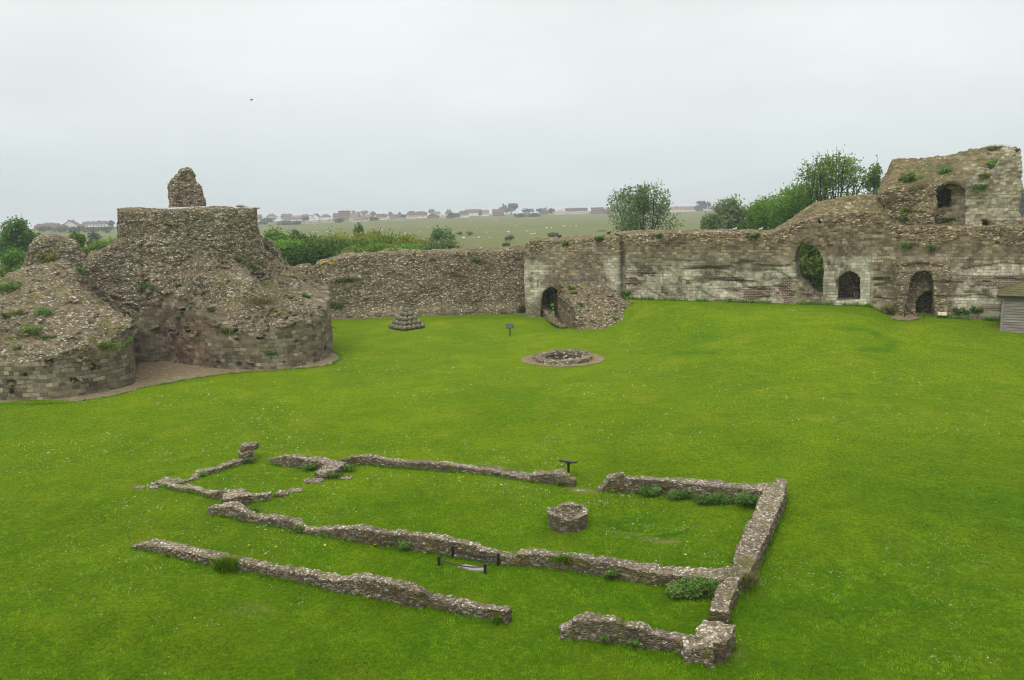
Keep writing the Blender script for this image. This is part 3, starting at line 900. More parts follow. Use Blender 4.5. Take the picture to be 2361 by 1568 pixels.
archp = [tuple(wall_uz(x, y)) for x, y in ((1250, 800), (1250, 690), (1253, 677), (1261, 668), (1272, 663), (1284, 666), (1292, 675), (1296, 690), (1297, 800))]
Us = U + .66 * np.maximum(W, 0)
ap = poly_sdf(*np.broadcast_arrays(Us + 0 * Zz, Zz + 0 * Us), archp)
S = np.maximum(S, -ap)


def attrs_g(V):
    u, z = V[:, 0], V[:, 2]; tp = np.interp(u, zf[:, 0], zf[:, 1])
    t = (u - u0) / (u1 - u0)
    pale = 1.6 * np.maximum(sstep((.27 - t) / .12), sstep((t - .77) / .1)) * sstep((tp - 1.7 - z) / .9) + .25
    return dict(st=np.c_[u, z, 0 * u], ash=sstep((tp - .9 + .5 * np.sin(u * 1.7) - z) / .4 + .5) * sstep((z - .3 - .9 * (t < .2)) / .3), pale=pale, turf=.5 * sstep((z - tp + .5) / .5))


stone_solid('tower_wall', S, lo, h, M['facing'], gate, xw, attrs_g, .13, .8, .08, 3.4, 1.6, 51, col_f=4.2)

sp = [A(*q) for q in ((1300, 650, 76), (1340, 648, 75), (1395, 652, 73.6), (1306, 662, 73.5), (1320, 690, 71.3), (1345, 700, 70.3), (1331, 712, 68.9), (1360, 690, 71.2), (1397, 688, 71.6), (1380, 728, 69.3), (1420, 712, 70.8), (1434, 714, 70.9), (1400, 750, 68.8), (1350, 748, 68.8), (1444, 722, 70.8))] + [np.array([x, y, float(lawn_z(x, y)) - .12]) for x, y in ((10.4, 69.8), (9.6, 69.0), (8.7, 68.4), (10.95, 71.0), (10.6, 73), (10.2, 70.4))]
footS = [(4.55, 77), (5.0, 73.5), (5.45, 70.5), (5.75, 68.5), (6.6, 68.1), (7.6, 68.2), (8.7, 68.5), (9.7, 69.2), (10.6, 70.1), (10.9, 71.0), (10.4, 73), (9.5, 75.5)]
ob = mound('spur_wall', footS, sp, (3.6, 67.2, -1.2), (11.6, 77.0, 4.6), .085, [np.array([4.8, 76, 1.9]), np.array([5.6, 69, 1.6]), np.array([6.4, 68.3, -.5]), np.array([9, 69, -.6]), np.array([10.5, 71, -.6])],
           lambda V: (.7 * sstep((6.0 - V[:, 0]) / .5)).astype(np.float32), 55, mat='curtain', parent=gate, turfs=[(A(1315, 670, 72.5), (.6, 1.2, .5))])


def low_wall(name, runs, hh, mat, parent=None, seed=1, vox=.03, stone=.055, sf=8.5, lump=.06, flat=1.1, zf=None, attrs=None, lump_f=1.6, turfs=()):
    """runs: lists of stations (x, y, width, height); the union of all runs becomes one ruined wall"""
    allp = np.array([s for r in runs for s in r])
    wmax = allp[:, 2].max() / 2 + .3
    lo = (allp[:, 0].min() - wmax, allp[:, 1].min() - wmax, -.16); hi = (allp[:, 0].max() + wmax, allp[:, 1].max() + wmax, allp[:, 3].max() + .3)
    ax, ay, az = axes(lo, hi, vox)
    X, Y = np.meshgrid(ax, ay, indexing='ij')
    z0 = lawn_z(X, Y) if zf else 0 * X
    near = np.full(X.shape, 9.0, np.float32); S = None; hb = np.zeros(X.shape)
    D = np.full(X.shape, 9.0); Hh = np.zeros(X.shape) - .3
    for r in runs:
        for a, b in zip(r[:-1], r[1:]):
            ex, ey = b[0] - a[0], b[1] - a[1]; L = ex * ex + ey * ey + 1e-9
            t = np.clip(((X - a[0]) * ex + (Y - a[1]) * ey) / L, 0, 1)
            w = (a[2] + (b[2] - a[2]) * t) / 2; ht = a[3] + (b[3] - a[3]) * t
            dx, dy = X - a[0] - ex * t, Y - a[1] - ey * t
            along = ((X - a[0]) * ex + (Y - a[1]) * ey) / math.sqrt(L)
            over = np.maximum(-along, along - math.sqrt(L))
            perp = np.abs((X - a[0]) * ey - (Y - a[1]) * ex) / math.sqrt(L)
            d = np.maximum(perp - w, over - .12)
            d = np.where(over > .12, np.maximum(d, np.hypot(dx, dy) - w), d)
            better = np.maximum(d, -.12) < np.maximum(D, -.12) - 1e-4
            same = (d < -.05) & (D < -.05)
            Hh = np.where(same, np.maximum(Hh, ht), np.where(better, ht, Hh)); D = np.minimum(D, d)
    S = np.maximum(D[:, :, None], (az[None, None, :] - Hh[:, :, None] - z0[:, :, None]))
    q1 = D[:, :, None] + .05; q2 = az[None, None, :] - Hh[:, :, None] - z0[:, :, None] + .05
    S = np.where((q1 > 0) & (q2 > 0), np.sqrt(q1 ** 2 + q2 ** 2) - .05, S)

    def at(V):
        o = dict(st=np.c_[V[:, 0], V[:, 2], 0 * V[:, 2]])
        t = np.zeros(len(V))
        for c, rr_ in turfs: t = np.maximum(t, .8 * np.exp(-(((V[:, :2] - np.array(c)[:2]) / rr_) ** 2).sum(1)))
        o['turf'] = t
        o['pale'] = 0 * t
        return o
    return stone_solid(name, S, lo, vox, M[mat], parent, None, at, lump, lump_f, stone, sf, flat, seed, col_f=sf, clip_z=-.06)


kp = [on_ground(x, y, -.1) for x, y in ((1235, 724), (1253, 724), (1268, 735), (1283, 746), (1302, 755))]
low_wall('kerb_wall', [[(p[0], p[1], .8, hgt) for p, hgt in zip(kp, (.7, .75, .6, .45, .2))]], 0, 'curtain', gate, 57, .06, .08, 4.0, .1, zf=True)

# ------------------------------------------------------------------ the long right-hand wall with its openings
east = tag(empty('castle_wall', wall_xyz(16, 0, 2.0)), 'tall pale stone castle wall with a ragged gap, a doorway and a broken arch, a turret above', 'castle wall')
zf = prof_uz([(1420, 545), (1500, 538), (1775, 538), (1800, 528), (1840, 511), (1900, 497), (1960, 490), (2030, 493), (2060, 520), (2200, 522), (2361, 521), (2480, 521)], 0)
zr = prof_uz([(1420, 537), (1445, 531), (1600, 530), (1775, 531), (1790, 526), (1808, 517), (1830, 501), (1848, 488), (1862, 478), (1880, 468), (1910, 462), (1960, 453), (1990, 449), (2020, 448), (2036, 455), (2060, 500), (2100, 519), (2361, 518), (2480, 518)], 1.8)
ub = wall_uz(1785, 600)[0]; uend = wall_uz(2440, 620)[0]
h = .10; lo = (-.6, -1.0, .6); hi = (uend, 5.0, 12.4)
ax, ay, az = axes(lo, hi, h)
U, W, Zz = np.meshgrid(ax, ay, az, indexing='ij', sparse=True)
TF = np.interp(ax, zf[:, 0], zf[:, 1])[:, None, None]; TR = np.interp(ax, zr[:, 0], zr[:, 1])[:, None, None]
topz = TF + (TR - TF) * sstep(W / 1.8)
thick = np.where(ax > ub, 3.8, 2.3)[:, None, None]


def uzp(pts, w=0.0): return [tuple(wall_uz(x, y, w)) for x, y in pts]


U2, Z2 = np.meshgrid(ax, az, indexing='ij')


def soft(poly, wd): return sstep(.5 - poly_sdf(U2, Z2, poly) / wd)


front = -.22 * soft(uzp([(1898, 560), (2008, 560), (2008, 705), (1898, 705)]), .12)
front = front + .30 * soft(uzp([(2011, 642), (2055, 642), (2050, 700), (2011, 700)]), .25)
front = front - .35 * soft(uzp([(2060, 600), (2190, 590), (2192, 740), (2062, 740)]), .5)
front = front + .16 * soft(uzp([(1450, 618), (1830, 618), (1860, 700), (1450, 690)]), .6) * (.4 + .6 * (np.sin(U2 * 1.3 + Z2 * 2.2) > -.3))
# courses robbed out in long ragged slots
PP = np.c_[U2.ravel() * .45, Z2.ravel() * 3.4, np.zeros(U2.size)]
slot = sstep((fbm(PP, 4, 77).reshape(U2.shape) - .16) / .12)
zone = sstep((6.3 - Z2) / 1.0) * sstep((Z2 - 2.2) / .3) * (1 - soft(uzp([(1895, 560), (2010, 560), (2010, 710), (1895, 710)]), .3))
front = front + .14 * slot * zone
S = np.maximum(np.maximum(np.maximum(front[:, None, :] - W, W - thick), .08 - U), (Zz - topz) * .9)
gap = uzp([(1837, 578), (1846, 564), (1862, 559), (1879, 569), (1891, 584), (1898, 602), (1899, 683), (1889, 686), (1876, 680), (1862, 667), (1850, 656), (1839, 646), (1835, 622), (1834, 600)])
gd_ = poly_sdf(U2, Z2, gap)[:, None, :]; S = np.maximum(S, -gd_)
door = uzp([(1932, 692), (1932, 641), (1941, 631), (1957, 625), (1973, 629), (1984, 641), (1984, 692)])
dr_ = poly_sdf(U2, Z2, door)[:, None, :]; S = np.maximum(S, -np.maximum(dr_, W - 3.1))
rec = uzp([(2088, 800), (2092, 700), (2097, 664), (2101, 641), (2112, 629), (2130, 626), (2145, 633), (2151, 652), (2153, 800)])
S = np.maximum(S, -np.maximum(poly_sdf(U2, Z2, rec)[:, None, :] - .05, W - .9))
inn = uzp([(2106, 800), (2113, 703), (2123, 686), (2139, 674), (2152, 673), (2153, 690), (2153, 800)])
S = np.maximum(S, -np.maximum(poly_sdf(U2, Z2, inn)[:, None, :], W - 3.4))
S = np.maximum(S, -np.maximum(poly_sdf(U2, Z2, uzp([(1887, 508), (1894, 508), (1894, 519), (1887, 519)]))[:, None, :], W - 1.2))
pil = uzp([(1896, 592), (2012, 590), (2012, 705), (1896, 705)])
jam = uzp([(2058, 600), (2192, 600), (2192, 740), (2062, 740)])
lowz = uzp([(1440, 612), (1835, 610), (1835, 705), (1440, 705)]); rgt = uzp([(2192, 620), (2440, 600), (2440, 735), (2192, 735)])


def attrs_e(V):
    u, w, z = V.T; tp = np.interp(u, zf[:, 0], zf[:, 1])
    near = w < 1.2
    po = lambda pl, wd: sstep(.5 - poly_sdf(u, z, pl) / wd)
    pale = np.maximum.reduce([1.35 * po(lowz, 1.2), 1.9 * po(pil, .5), 1.15 * po(rgt, 1.0), .3 + 0 * u, .5 * po(jam, .8)])
    ash = sstep((tp - .75 + .4 * np.sin(u * 1.1 + 2) - .35 * (u > ub + 9) - z) / .5 + .5) * (1 - .9 * po(jam, .6)) * (w < 3.0)
    return dict(st=np.c_[u, z, 0 * u], ash=ash, pale=pale * sstep((6.9 - z) / .9), red=np.maximum(po(lowz, .8), .8 * po(rgt, .6)) * (z < 5.6), turf=.36 * sstep((z - tp + .35) / .6) * (z > 6) + .14 * (u > ub) * sstep((z - 7.2) / .8))


ew = stone_solid('long_wall', S, lo, h, M['facing'], east, xw, attrs_e, .16, .8, .09, 3.2, 1.7, 61, col_f=3.2, stone_mask=lambda P: (.6 + .9 * (P[:, 2] > 7.0)).astype(np.float32), ledge=.05)

# upper turret, standing a little behind the wall face
w1 = .9
zf2 = prof_uz([(2020, 460), (2030, 446), (2060, 432), (2100, 430), (2150, 424), (2200, 414), (2250, 410), (2290, 392), (2312, 362), (2357, 354), (2380, 354)], w1)
zr2 = prof_uz([(2020, 440), (2030, 420), (2045, 398), (2056, 374), (2066, 372), (2120, 364), (2165, 361), (2190, 357), (2230, 351), (2280, 343), (2312, 339), (2340, 342), (2360, 350), (2380, 352)], w1 + 3.2)
outl = uzp([(2044, 560), (2040, 480), (2031, 462), (2027, 440), (2033, 418), (2044, 398), (2050, 360), (2200, 320), (2357, 320), (2354, 400), (2350, 470), (2352, 500), (2368, 520), (2368, 560)], w1)
us = [p[0] for p in outl]
h = .10; lo = (min(us) - .8, w1 - .8, 7.8); hi = (max(us) + .9, w1 + 5.4, 15.6)
ax, ay, az = axes(lo, hi, h)
U, W, Zz = np.meshgrid(ax, ay, az, indexing='ij', sparse=True); U2, Z2 = np.meshgrid(ax, az, indexing='ij')
TF = np.interp(ax, zf2[:, 0], zf2[:, 1])[:, None, None]; TR = np.interp(ax, zr2[:, 0], zr2[:, 1])[:, None, None]
topz = TF + (TR - TF) * np.clip((W - w1) / 3.2, 0, 1)
fr = -.25 * soft(uzp([(2040, 432), (2150, 430), (2160, 520), (2100, 530), (2046, 500)], w1), .8)
S = np.maximum(np.maximum(poly_sdf(U2, Z2, outl)[:, None, :], np.maximum(w1 + fr[:, None, :] - W, W - w1 - 4.6)), (Zz - topz) * .85)
emb = uzp([(2158, 520), (2160, 445), (2165, 432), (2180, 426), (2200, 426), (2218, 433), (2224, 446), (2222, 520)], w1)
S = np.maximum(S, -np.maximum(poly_sdf(U2, Z2, emb)[:, None, :], W - w1 - .8))
win = uzp([(2163, 480), (2163, 444), (2169, 436), (2180, 432), (2190, 436), (2196, 444), (2196, 480)], w1)
S = np.maximum(S, -np.maximum(poly_sdf(U2, Z2, win)[:, None, :], W - w1 - 3.2))
S = np.maximum(S, -np.maximum(poly_sdf(U2, Z2, uzp([(2269, 509), (2281, 509), (2281, 522), (2269, 522)], w1))[:, None, :], W - w1 - 1.5))


def attrs_t(V):
    u, w, z = V.T; tp = np.interp(u, zf2[:, 0], zf2[:, 1]); t = (u - min(us)) / (max(us) - min(us))
    tt = (.55 * sstep((z - tp + .25) / .5)) * (1 - sstep((t - .80) / .05)) + .35 * sstep((t - .8) / .05) * sstep((z - 13.6) / .6)
    return dict(st=np.c_[u, z, 0 * u], ash=sstep((t - .42) / .08), pale=.6 * sstep((t - .5) / .1), turf=tt, red=0 * u)


tw = stone_solid('turret', S, lo, h, M['facing'], east, xw, attrs_t, .30, .8, .14, 3.2, 1.8, 67, col_f=4.0, ledge=.14)


# ------------------------------------------------------------------ the roofless chapel: low wall footings
K1 = lambda x, y: (295.1 + x * .20834, 1014.5 + y * .20834)
K2 = lambda x, y: (737.8 + x * .26042, 1014.5 + y * .26042)
K3 = lambda x, y: (1321.9 + x * .22136, 1057.5 + y * .22136)
K4 = lambda x, y: (1260.4 + x * .20834, 1291.2 + y * .20834)
K5 = lambda x, y: (295.1 + x * .20834, 1217.4 + y * .20834)
K6 = lambda x, y: (707.1 + x * .23437, 1229.7 + y * .23437)


def stations(rows, side=False, wmin=.3):
    """rows: (grid, x, far edge of the top, near edge of the foot, height); side: edges read left to right instead"""
    c = []
    for k, a, b, d, hgt in rows:
        if side:      # left edge of the top, right edge of the foot, at one height in the sighting
            p = on_ground(*k(b, a), hgt); q_ = on_ground(*k(d, a), 0)
        else:
            p = on_ground(*k(a, b), hgt); q_ = on_ground(*k(a, d), 0)
        c.append((p[:2], q_[:2], hgt))
    cen = [(p + q_) / 2 for p, q_, _ in c]
    out = []
    for i, (p, q_, hgt) in enumerate(c):
        t = cen[min(i + 1, len(cen) - 1)] - cen[max(i - 1, 0)]
        t = t / np.linalg.norm(t)
        w = abs((p - q_)[0] * t[1] - (p - q_)[1] * t[0])
        out.append((cen[i][0], cen[i][1], max(w, wmin), hgt))
    return out


runA = stations([(K5, 110, 150, 235, .10), (K5, 250, 100, 262, .26), (K5, 600, 165, 345, .30), (K5, 1000, 250, 440, .30), (K5, 1400, 335, 510, .30), (K5, 1600, 375, 550, .34), (K5, 2000, 445, 625, .36), (K6, 330, 400, 590, .40), (K6, 450, 390, 605, .46),
                 (K6, 560, 378, 620, .58), (K6, 800, 425, 680, .60), (K6, 1000, 478, 722, .58), (K6, 1140, 530, 728, .52), (K6, 1230, 572, 735, .34), (K6, 1500, 632, 800, .32), (K6, 1800, 690, 860, .34), (K6, 1960, 712, 890, .42)])
tag(low_wall('ruined_wall', [runA], 0, 'chapel', None, 71, turfs=[(on_ground(540, 1307), .45)]), 'long straight low rubble wall nearest the camera, outside the chapel', 'ruined wall', 'low walls of the ruined chapel')

runB0 = stations([(K1, 935, 740, 815, .30), (K1, 1010, 725, 830, .34), (K1, 1120, 680, 850, .40)])
runB = stations([(K1, 1120, 690, 852, .42), (K1, 1200, 675, 868, .48), (K1, 1290, 760, 885, .42), (K1, 1420, 815, 915, .25), (K1, 1560, 800, 945, .25), (K1, 1700, 830, 970, .30), (K1, 1880, 875, 998, .34), (K1, 1960, 965, 1028, .14), (K2, 60, 755, 855, .26), (K2, 180, 745, 880, .40),
                 (K2, 320, 738, 905, .50), (K2, 600, 780, 955, .52), (K2, 880, 805, 985, .55), (K2, 1150, 858, 1020, .55), (K2, 1380, 905, 1060, .52), (K2, 1450, 945, 1078, .42), (K2, 1560, 965, 1098, .40), (K2, 1600, 988, 1105, .32), (K2, 1730, 992, 1120, .30),
                 (K2, 1780, 962, 1122, .44), (K2, 1960, 958, 1132, .46), (K2, 2240, 995, 1165, .44), (K3, 120, 985, 1205, .48), (K3, 300, 1010, 1230, .46), (K3, 640, 1060, 1285, .44), (K3, 840, 1080, 1318, .42), (K3, 880, 1120, 1322, .36), (K3, 1150, 1120, 1355, .42), (K3, 1450, 1128, 1385, .42), (K3, 1640, 1132, 1400, .42)])
runC = stations([(K3, 300, 2060, 2245, .55), (K3, 430, 1930, 2240, .60), (K3, 600, 1850, 2165, .60), (K3, 800, 1750, 2085, .58), (K3, 1000, 1655, 2000, .56), (K3, 1150, 1612, 1920, .54), (K3, 1250, 1590, 1885, .50), (K3, 1350, 1510, 1765, .46), (K4, 380, 1850, 2150, .45), (K4, 450, 1815, 2105, .45), (K4, 560, 1775, 2060, .45), (K4, 615, 1770, 2040, .42)], True)
runE = stations([(K3, 290, 275, 350, .15), (K3, 375, 165, 350, .55), (K3, 505, 140, 352, .78), (K3, 560, 178, 358, .60), (K3, 900, 195, 378, .60), (K3, 1200, 208, 412, .60), (K3, 1500, 225, 445, .60), (K3, 1800, 250, 478, .60), (K3, 2080, 258, 500, .58)])
# where two stretches meet, the far one ends inside the near one
chap = tag(empty('ruined_wall', (*runC[4][:2], 0)), 'joined low chapel walls with flint tops, making the long side and the right end', 'ruined wall', 'low walls of the ruined chapel')
jn0, jn1 = on_ground(*K1(1160, 640)), on_ground(*K1(1200, 735))
runB1 = [(jn0[0], jn0[1], .8, .30), (jn1[0], jn1[1], .85, .42)]
low_wall('long_stretch', [runB0, runB, runB1], 0, 'chapel', chap, 72, turfs=[(on_ground(*K2(2150, 1040)), .5), (on_ground(*K1(1400, 800)), .6), (on_ground(*K1(1560, 870)), .4), (on_ground(*K3(700, 1135)), .4)])
low_wall('end_stretch', [runC], 0, 'chapel', chap, 73, turfs=[(on_ground(*K3(1800, 1240)), .5)])
low_wall('far_stretch', [runE], 0, 'chapel', chap, 74)
runD = stations([(K4, 200, 745, 835, .30), (K4, 280, 690, 850, .40), (K4, 320, 640, 850, .55), (K4, 450, 615, 852, .62), (K4, 620, 630, 875, .60), (K4, 810, 648, 910, .60), (K4, 870, 695, 920, .50), (K4, 1060, 690, 970, .58), (K4, 1180, 750, 995, .44), (K4, 1300, 785, 1010, .40), (K4, 1450, 800, 1035, .40), (K4, 1560, 805, 1050, .44)])
dC = [on_ground(*K4(x, y), hh) for x, y, hh in ((1560, 900, .4), (1700, 860, .5), (1800, 820, .62), (1850, 740, .66), (1900, 660, .62))]
runD2 = [(p[0], p[1], w, hh) for p, w, hh in zip(dC, (.50, .62, .80, .85, .78), (.38, .46, .54, .54, .50))]
tag(low_wall('ruined_wall', [runD, runD2], 0, 'chapel', None, 75, stone=.06, sf=6.0, turfs=[(on_ground(*K4(820, 900)), .25)]), 'mossy hooked chunk of low wall at the near right corner', 'ruined wall', 'low walls of the ruined chapel')
runF = stations([(K1, 1600, 195, 258, .22), (K1, 1750, 162, 285, .48), (K1, 1880, 160, 308, .50), (K1, 2000, 185, 325, .44), (K1, 2120, 182, 340, .44), (K1, 2250, 215, 350, .35), (K2, 100, 175, 240, .30), (K2, 220, 165, 220, .30), (K2, 300, 132, 215, .40), (K2, 450, 128, 218, .42), (K2, 600, 160, 238, .34), (K2, 800, 180, 252, .30), (K2, 1000, 182, 272, .36), (K2, 1150, 188, 285, .36),
                 (K2, 1300, 218, 295, .26), (K2, 1500, 222, 315, .26), (K2, 1700, 255, 350, .20), (K2, 1860, 300, 372, .14), (K2, 1900, 270, 378, .26), (K2, 2000, 272, 388, .42), (K2, 2130, 262, 402, .50), (K2, 2200, 300, 405, .46), (K2, 2235, 345, 398, .3)])
st0 = on_ground(*K1(2330, 250), .3); st1 = on_ground(*K1(2220, 315), .3); st2 = on_ground(*K1(2130, 350), .25)
runF2 = [(st0[0], st0[1], .7, .34), (st1[0], st1[1], .75, .34), (st2[0], st2[1], .7, .22)]
tag(low_wall('ruined_wall', [runF, runF2], 0, 'chapel', None, 76, turfs=[(on_ground(*K2(1480, 265)), .7), (on_ground(*K2(1700, 300)), .6), (on_ground(*K2(350, 190)), .5), (on_ground(*K2(230, 230)), .5), (on_ground(*K1(2030, 280)), .5)]),
    'far side chapel wall, half sunk in turf, ending at the lectern sign', 'ruined wall', 'low walls of the ruined chapel')
runH = stations([(K1, 1230, 215, 270, .22), (K1, 1150, 240, 292, .20), (K1, 1000, 285, 352, .20), (K1, 870, 300, 388, .22), (K1, 800, 320, 400, .16), (K1, 730, 398, 440, .06), (K1, 640, 425, 470, .10), (K1, 540, 425, 490, .14)])
runH1 = stations([(K1, 600, 432, 475, .12), (K1, 470, 415, 520, .16), (K1, 380, 405, 510, .18), (K1, 280, 465, 505, .08)])
runH2 = stations([(K1, 455, 450, 525, .14), (K1, 560, 485, 580, .20), (K1, 750, 495, 590, .20), (K1, 850, 555, 605, .16), (K1, 940, 560, 640, .22), (K1, 1030, 530, 665, .34), (K1, 1200, 555, 680, .32), (K1, 1360, 595, 672, .30), (K1, 1545, 595, 645, .26)])
tag(low_wall('ruined_wall', [runH, runH1, runH2], 0, 'chapel', None, 77, lump=.06), 'lowest curved footing round the apse at the far left', 'ruined wall', 'low walls of the ruined chapel')
pc = on_ground(*K1(1340, 215)); pc2 = on_ground(*K1(1240, 235))
pr = low_wall('pillar_stub', [[(pc2[0] + .1, pc2[1] + .1, .7, .40), (pc[0], pc[1], .85, .48)]], 0, 'chapel', None, 78)
tag(pr, 'squat square pillar stub with a cap stone at the far corner of the apse', 'pillar stub')
pt = on_ground(*K1(1355, 130), .55)
low_wall('cap_stone', [[(pc[0] - .18, pc[1] + .08, .62, .70), (pc[0] + .25, pc[1] + .1, .62, .72)]], 0, 'chapel', pr, 79)
_c = pr.children[0]; _c.location = (0, 0, 0)
pr_loc = np.array(pr.location)
_v = np.empty(len(_c.data.vertices) * 3, np.float32); _c.data.vertices.foreach_get('co', _v)
_v = _v.reshape(-1, 3); _v[:, 2] = np.where(_v[:, 2] < .47, .47, _v[:, 2]); _c.data.vertices.foreach_set('co', _v.ravel())


def flat_stone(label, k, x, y, wx, wy, hgt, seed, cat='stone slab', name='stone_slab', mat='chapel'):
    p = on_ground(*k(x, y)); e = on_ground(*k(x + wx / 2, y))
    hw = e[0] - p[0]
    o = low_wall(name, [[(p[0] - hw * .6, p[1], wy, hgt), (p[0] + hw * .6, p[1] - .05, wy * .9, hgt * .9)]], 0, mat, None, seed, vox=.03, lump=.05)
    tag(o, label, cat, 'flat stones left in the chapel turf')


flat_stone('largest flat dark slab in the turf below the cross-wall stub', K1, 2060, 458, 200, .55, .07, 81)
flat_stone('long narrow flat stone between the big slab and the lone boulder', K1, 1850, 562, 180, .35, .05, 82)
flat_stone('small rounded boulder alone in the turf by the broken wall end', K1, 1700, 612, 95, .4, .14, 83, 'boulder', 'boulder')
flat_stone('pale flat stone lying farthest left, outside the apse', K1, 120, 525, 105, .28, .05, 84)
flat_stone('second flat stone just outside the apse footing', K1, 282, 524, 95, .3, .06, 85)
flat_stone('small sunken stone in the grass beside the cross-wall', K2, 235, 338, 90, .3, .05, 86)
flat_stone('worn stone flush with the turf in the chapel entrance gap', K3, 60, 326, 95, .25, .03, 87)

# grave slab behind ropes
g0 = [on_ground(*K6(x, y)) for x, y in ((1480, 335), (1560, 318), (1760, 350), (1740, 378), (1620, 372))]
sb = MB(); n = len(g0)
vt = [sb.bm.verts.new((p[0], p[1], .045)) for p in g0]; vb = [sb.bm.verts.new((p[0], p[1], -.05)) for p in g0]
sb.bm.faces.new(vt)
for i in range(n): sb.bm.faces.new((vb[i], vb[(i + 1) % n], vt[(i + 1) % n], vt[i]))
gs = sb.build('grave_slab', mat_noise('grave_stone', (.16, .14, .12), (.42, .39, .36), 9, .9, .6, 40, .02))
tag(gs, 'pale broken grave slab flush with the turf inside the rope barrier', 'grave slab')

posts = [on_ground(*K6(x, y)) for x, y in ((1302, 312), (1437, 240), (1886, 318), (1755, 395))]
tops = [K6(1298, 222), K6(1434, 120), K6(1882, 195), K6(1750, 298)]
rb = tag(empty('rope_barrier', np.mean(posts, 0)), 'low black rope barrier on four posts around the grave slab', 'rope barrier')
bc = np.array(rb.location); ph = []
for p, tp in zip(posts, tops):
    d = sight(*tp); hgt = EYE + d[2] * (p[1] / d[1]); ph.append(hgt)
    b = MB(); r = p - bc
    b.tube([r, r + (0, 0, hgt - .04)], .046, .044, 10); b.ball(r + (0, 0, hgt - .03), .05, 2, (1, 1, .9)); b.tube([r + (0, 0, hgt - .13), r + (0, 0, hgt - .09)], .045, .045, 10)
    b.build('post', M['black'], rb)
for i in range(4):
    a, c = posts[i] - bc + (0, 0, ph[i] - .1), posts[(i + 1) % 4] - bc + (0, 0, ph[(i + 1) % 4] - .1)
    sag = .10 if i in (1, 3) else .02
    MB().tube([a + (c - a) * t - np.array([0, 0, sag * 4 * t * (1 - t)]) for t in np.linspace(0, 1, 13)], .019, .019, 6).build('rope', M['black'], rb)

# stone basin
fc = on_ground(1308, 1212)
ax, ay, az = axes((fc[0] - .95, fc[1] - .95, -.1), (fc[0] + .95, fc[1] + .95, .85), .028)
X, Y, Zz = np.meshgrid(ax - fc[0], ay - fc[1], az, indexing='ij')
ang = np.arctan2(Y, X); oct_ = np.cos(((ang + .3) % (np.pi / 4)) - np.pi / 8)
rad = np.hypot(X, Y) * (.55 + .45 * oct_ / np.cos(np.pi / 8) * .97)
outr = .63 + .07 * np.clip(Zz / .55, 0, 1)
ztop = .56 + .05 * np.sin(ang * 2 + .7) + .035 * np.sin(ang * 5)
bowl = np.sqrt((X / .55) ** 2 + (Y / .55) ** 2 + ((Zz - .62) / .50) ** 2) - 1
S = np.maximum(np.maximum(rad - outr, Zz - ztop), -bowl * .5)
fo = stone_solid('stone_basin', S, (ax[0], ay[0], az[0]), .028, M['chapel'], None, None, None, .06, 2.2, .035, 5.0, 1.2, 88, clip_z=-.06)
tag(fo, 'lichened eight-sided stone basin standing on the chapel grass', 'stone basin')

# well
wc = WELL.copy(); wc[2] = float(lawn_z(wc[0], wc[1]))
well = tag(empty('well', wc), 'wide round castle well with a low broken stone rim', 'well')
ax, ay, az = axes((wc[0] - 2.7, wc[1] - 2.7, -.3), (wc[0] + 2.7, wc[1] + 2.7, .95), .05)
X, Y, Zz = np.meshgrid(ax - wc[0], ay - wc[1], az, indexing='ij')
rad = np.hypot(X, Y); ang = np.arctan2(Y, X)
key = np.floor((ang + np.pi) / (2 * np.pi) * 26).astype(np.int64)
kr = _u01(_hash(key, key * 0 + 3, key * 0 + 9, 5))
ztop = .30 + (kr > .6) * .09 * (Y > -.3) + (kr - .5) * .06 - .03 * (Y < 0)
S = np.maximum(np.maximum(rad - 2.16 + .06 * (kr - .5), 1.42 - rad), Zz - ztop)


def at_w(V):
    a = np.arctan2(V[:, 1] - wc[1], V[:, 0] - wc[0])
    return dict(st=np.c_[a * 2.1, V[:, 2], 0 * a], ash=.35 + 0 * a, pale=.25 + 0 * a)


stone_solid('rim', S, (ax[0], ay[0], az[0]), .05, M['curtain'], well, None, at_w, .035, 1.6, .035, 4.2, 1.7, 89, clip_z=-.2)
wb = MB(); sg = 40
for a0, a1 in zip(np.linspace(0, 2 * np.pi, sg + 1)[:-1], np.linspace(0, 2 * np.pi, sg + 1)[1:]):
    wb.poly([(1.47 * math.cos(a), 1.47 * math.sin(a), z) for a, z in ((a0, .22), (a1, .22), (a1, .035), (a0, .035))])
wb.build('shaft', mat_noise('dark_shaft_stone', (.010, .011, .008), (.05, .048, .036), 4, .8, .6, 14, .05), well)  # very dark stone colour all round the shaft
wb = MB(); wb.poly([(1.5 * math.cos(a), 1.5 * math.sin(a), .05) for a in np.linspace(0, 2 * np.pi, sg + 1)[:-1]])
wb.build('water', M['wellwater'], well)
wk = MB()
for (x, y, r) in ((-.35, .5, .10), (.25, .75, .13), (.1, .1, .09), (.75, .4, .07), (1.1, .1, .10), (-.9, .3, .06), (.55, -.15, .14), (.35, 1.1, .1)):
    wk.ball((x, y, .055), r, 1, (1.2, 1, .25))
wk.build('pebbles', M['plinth'], well)['kind'] = 'stuff'

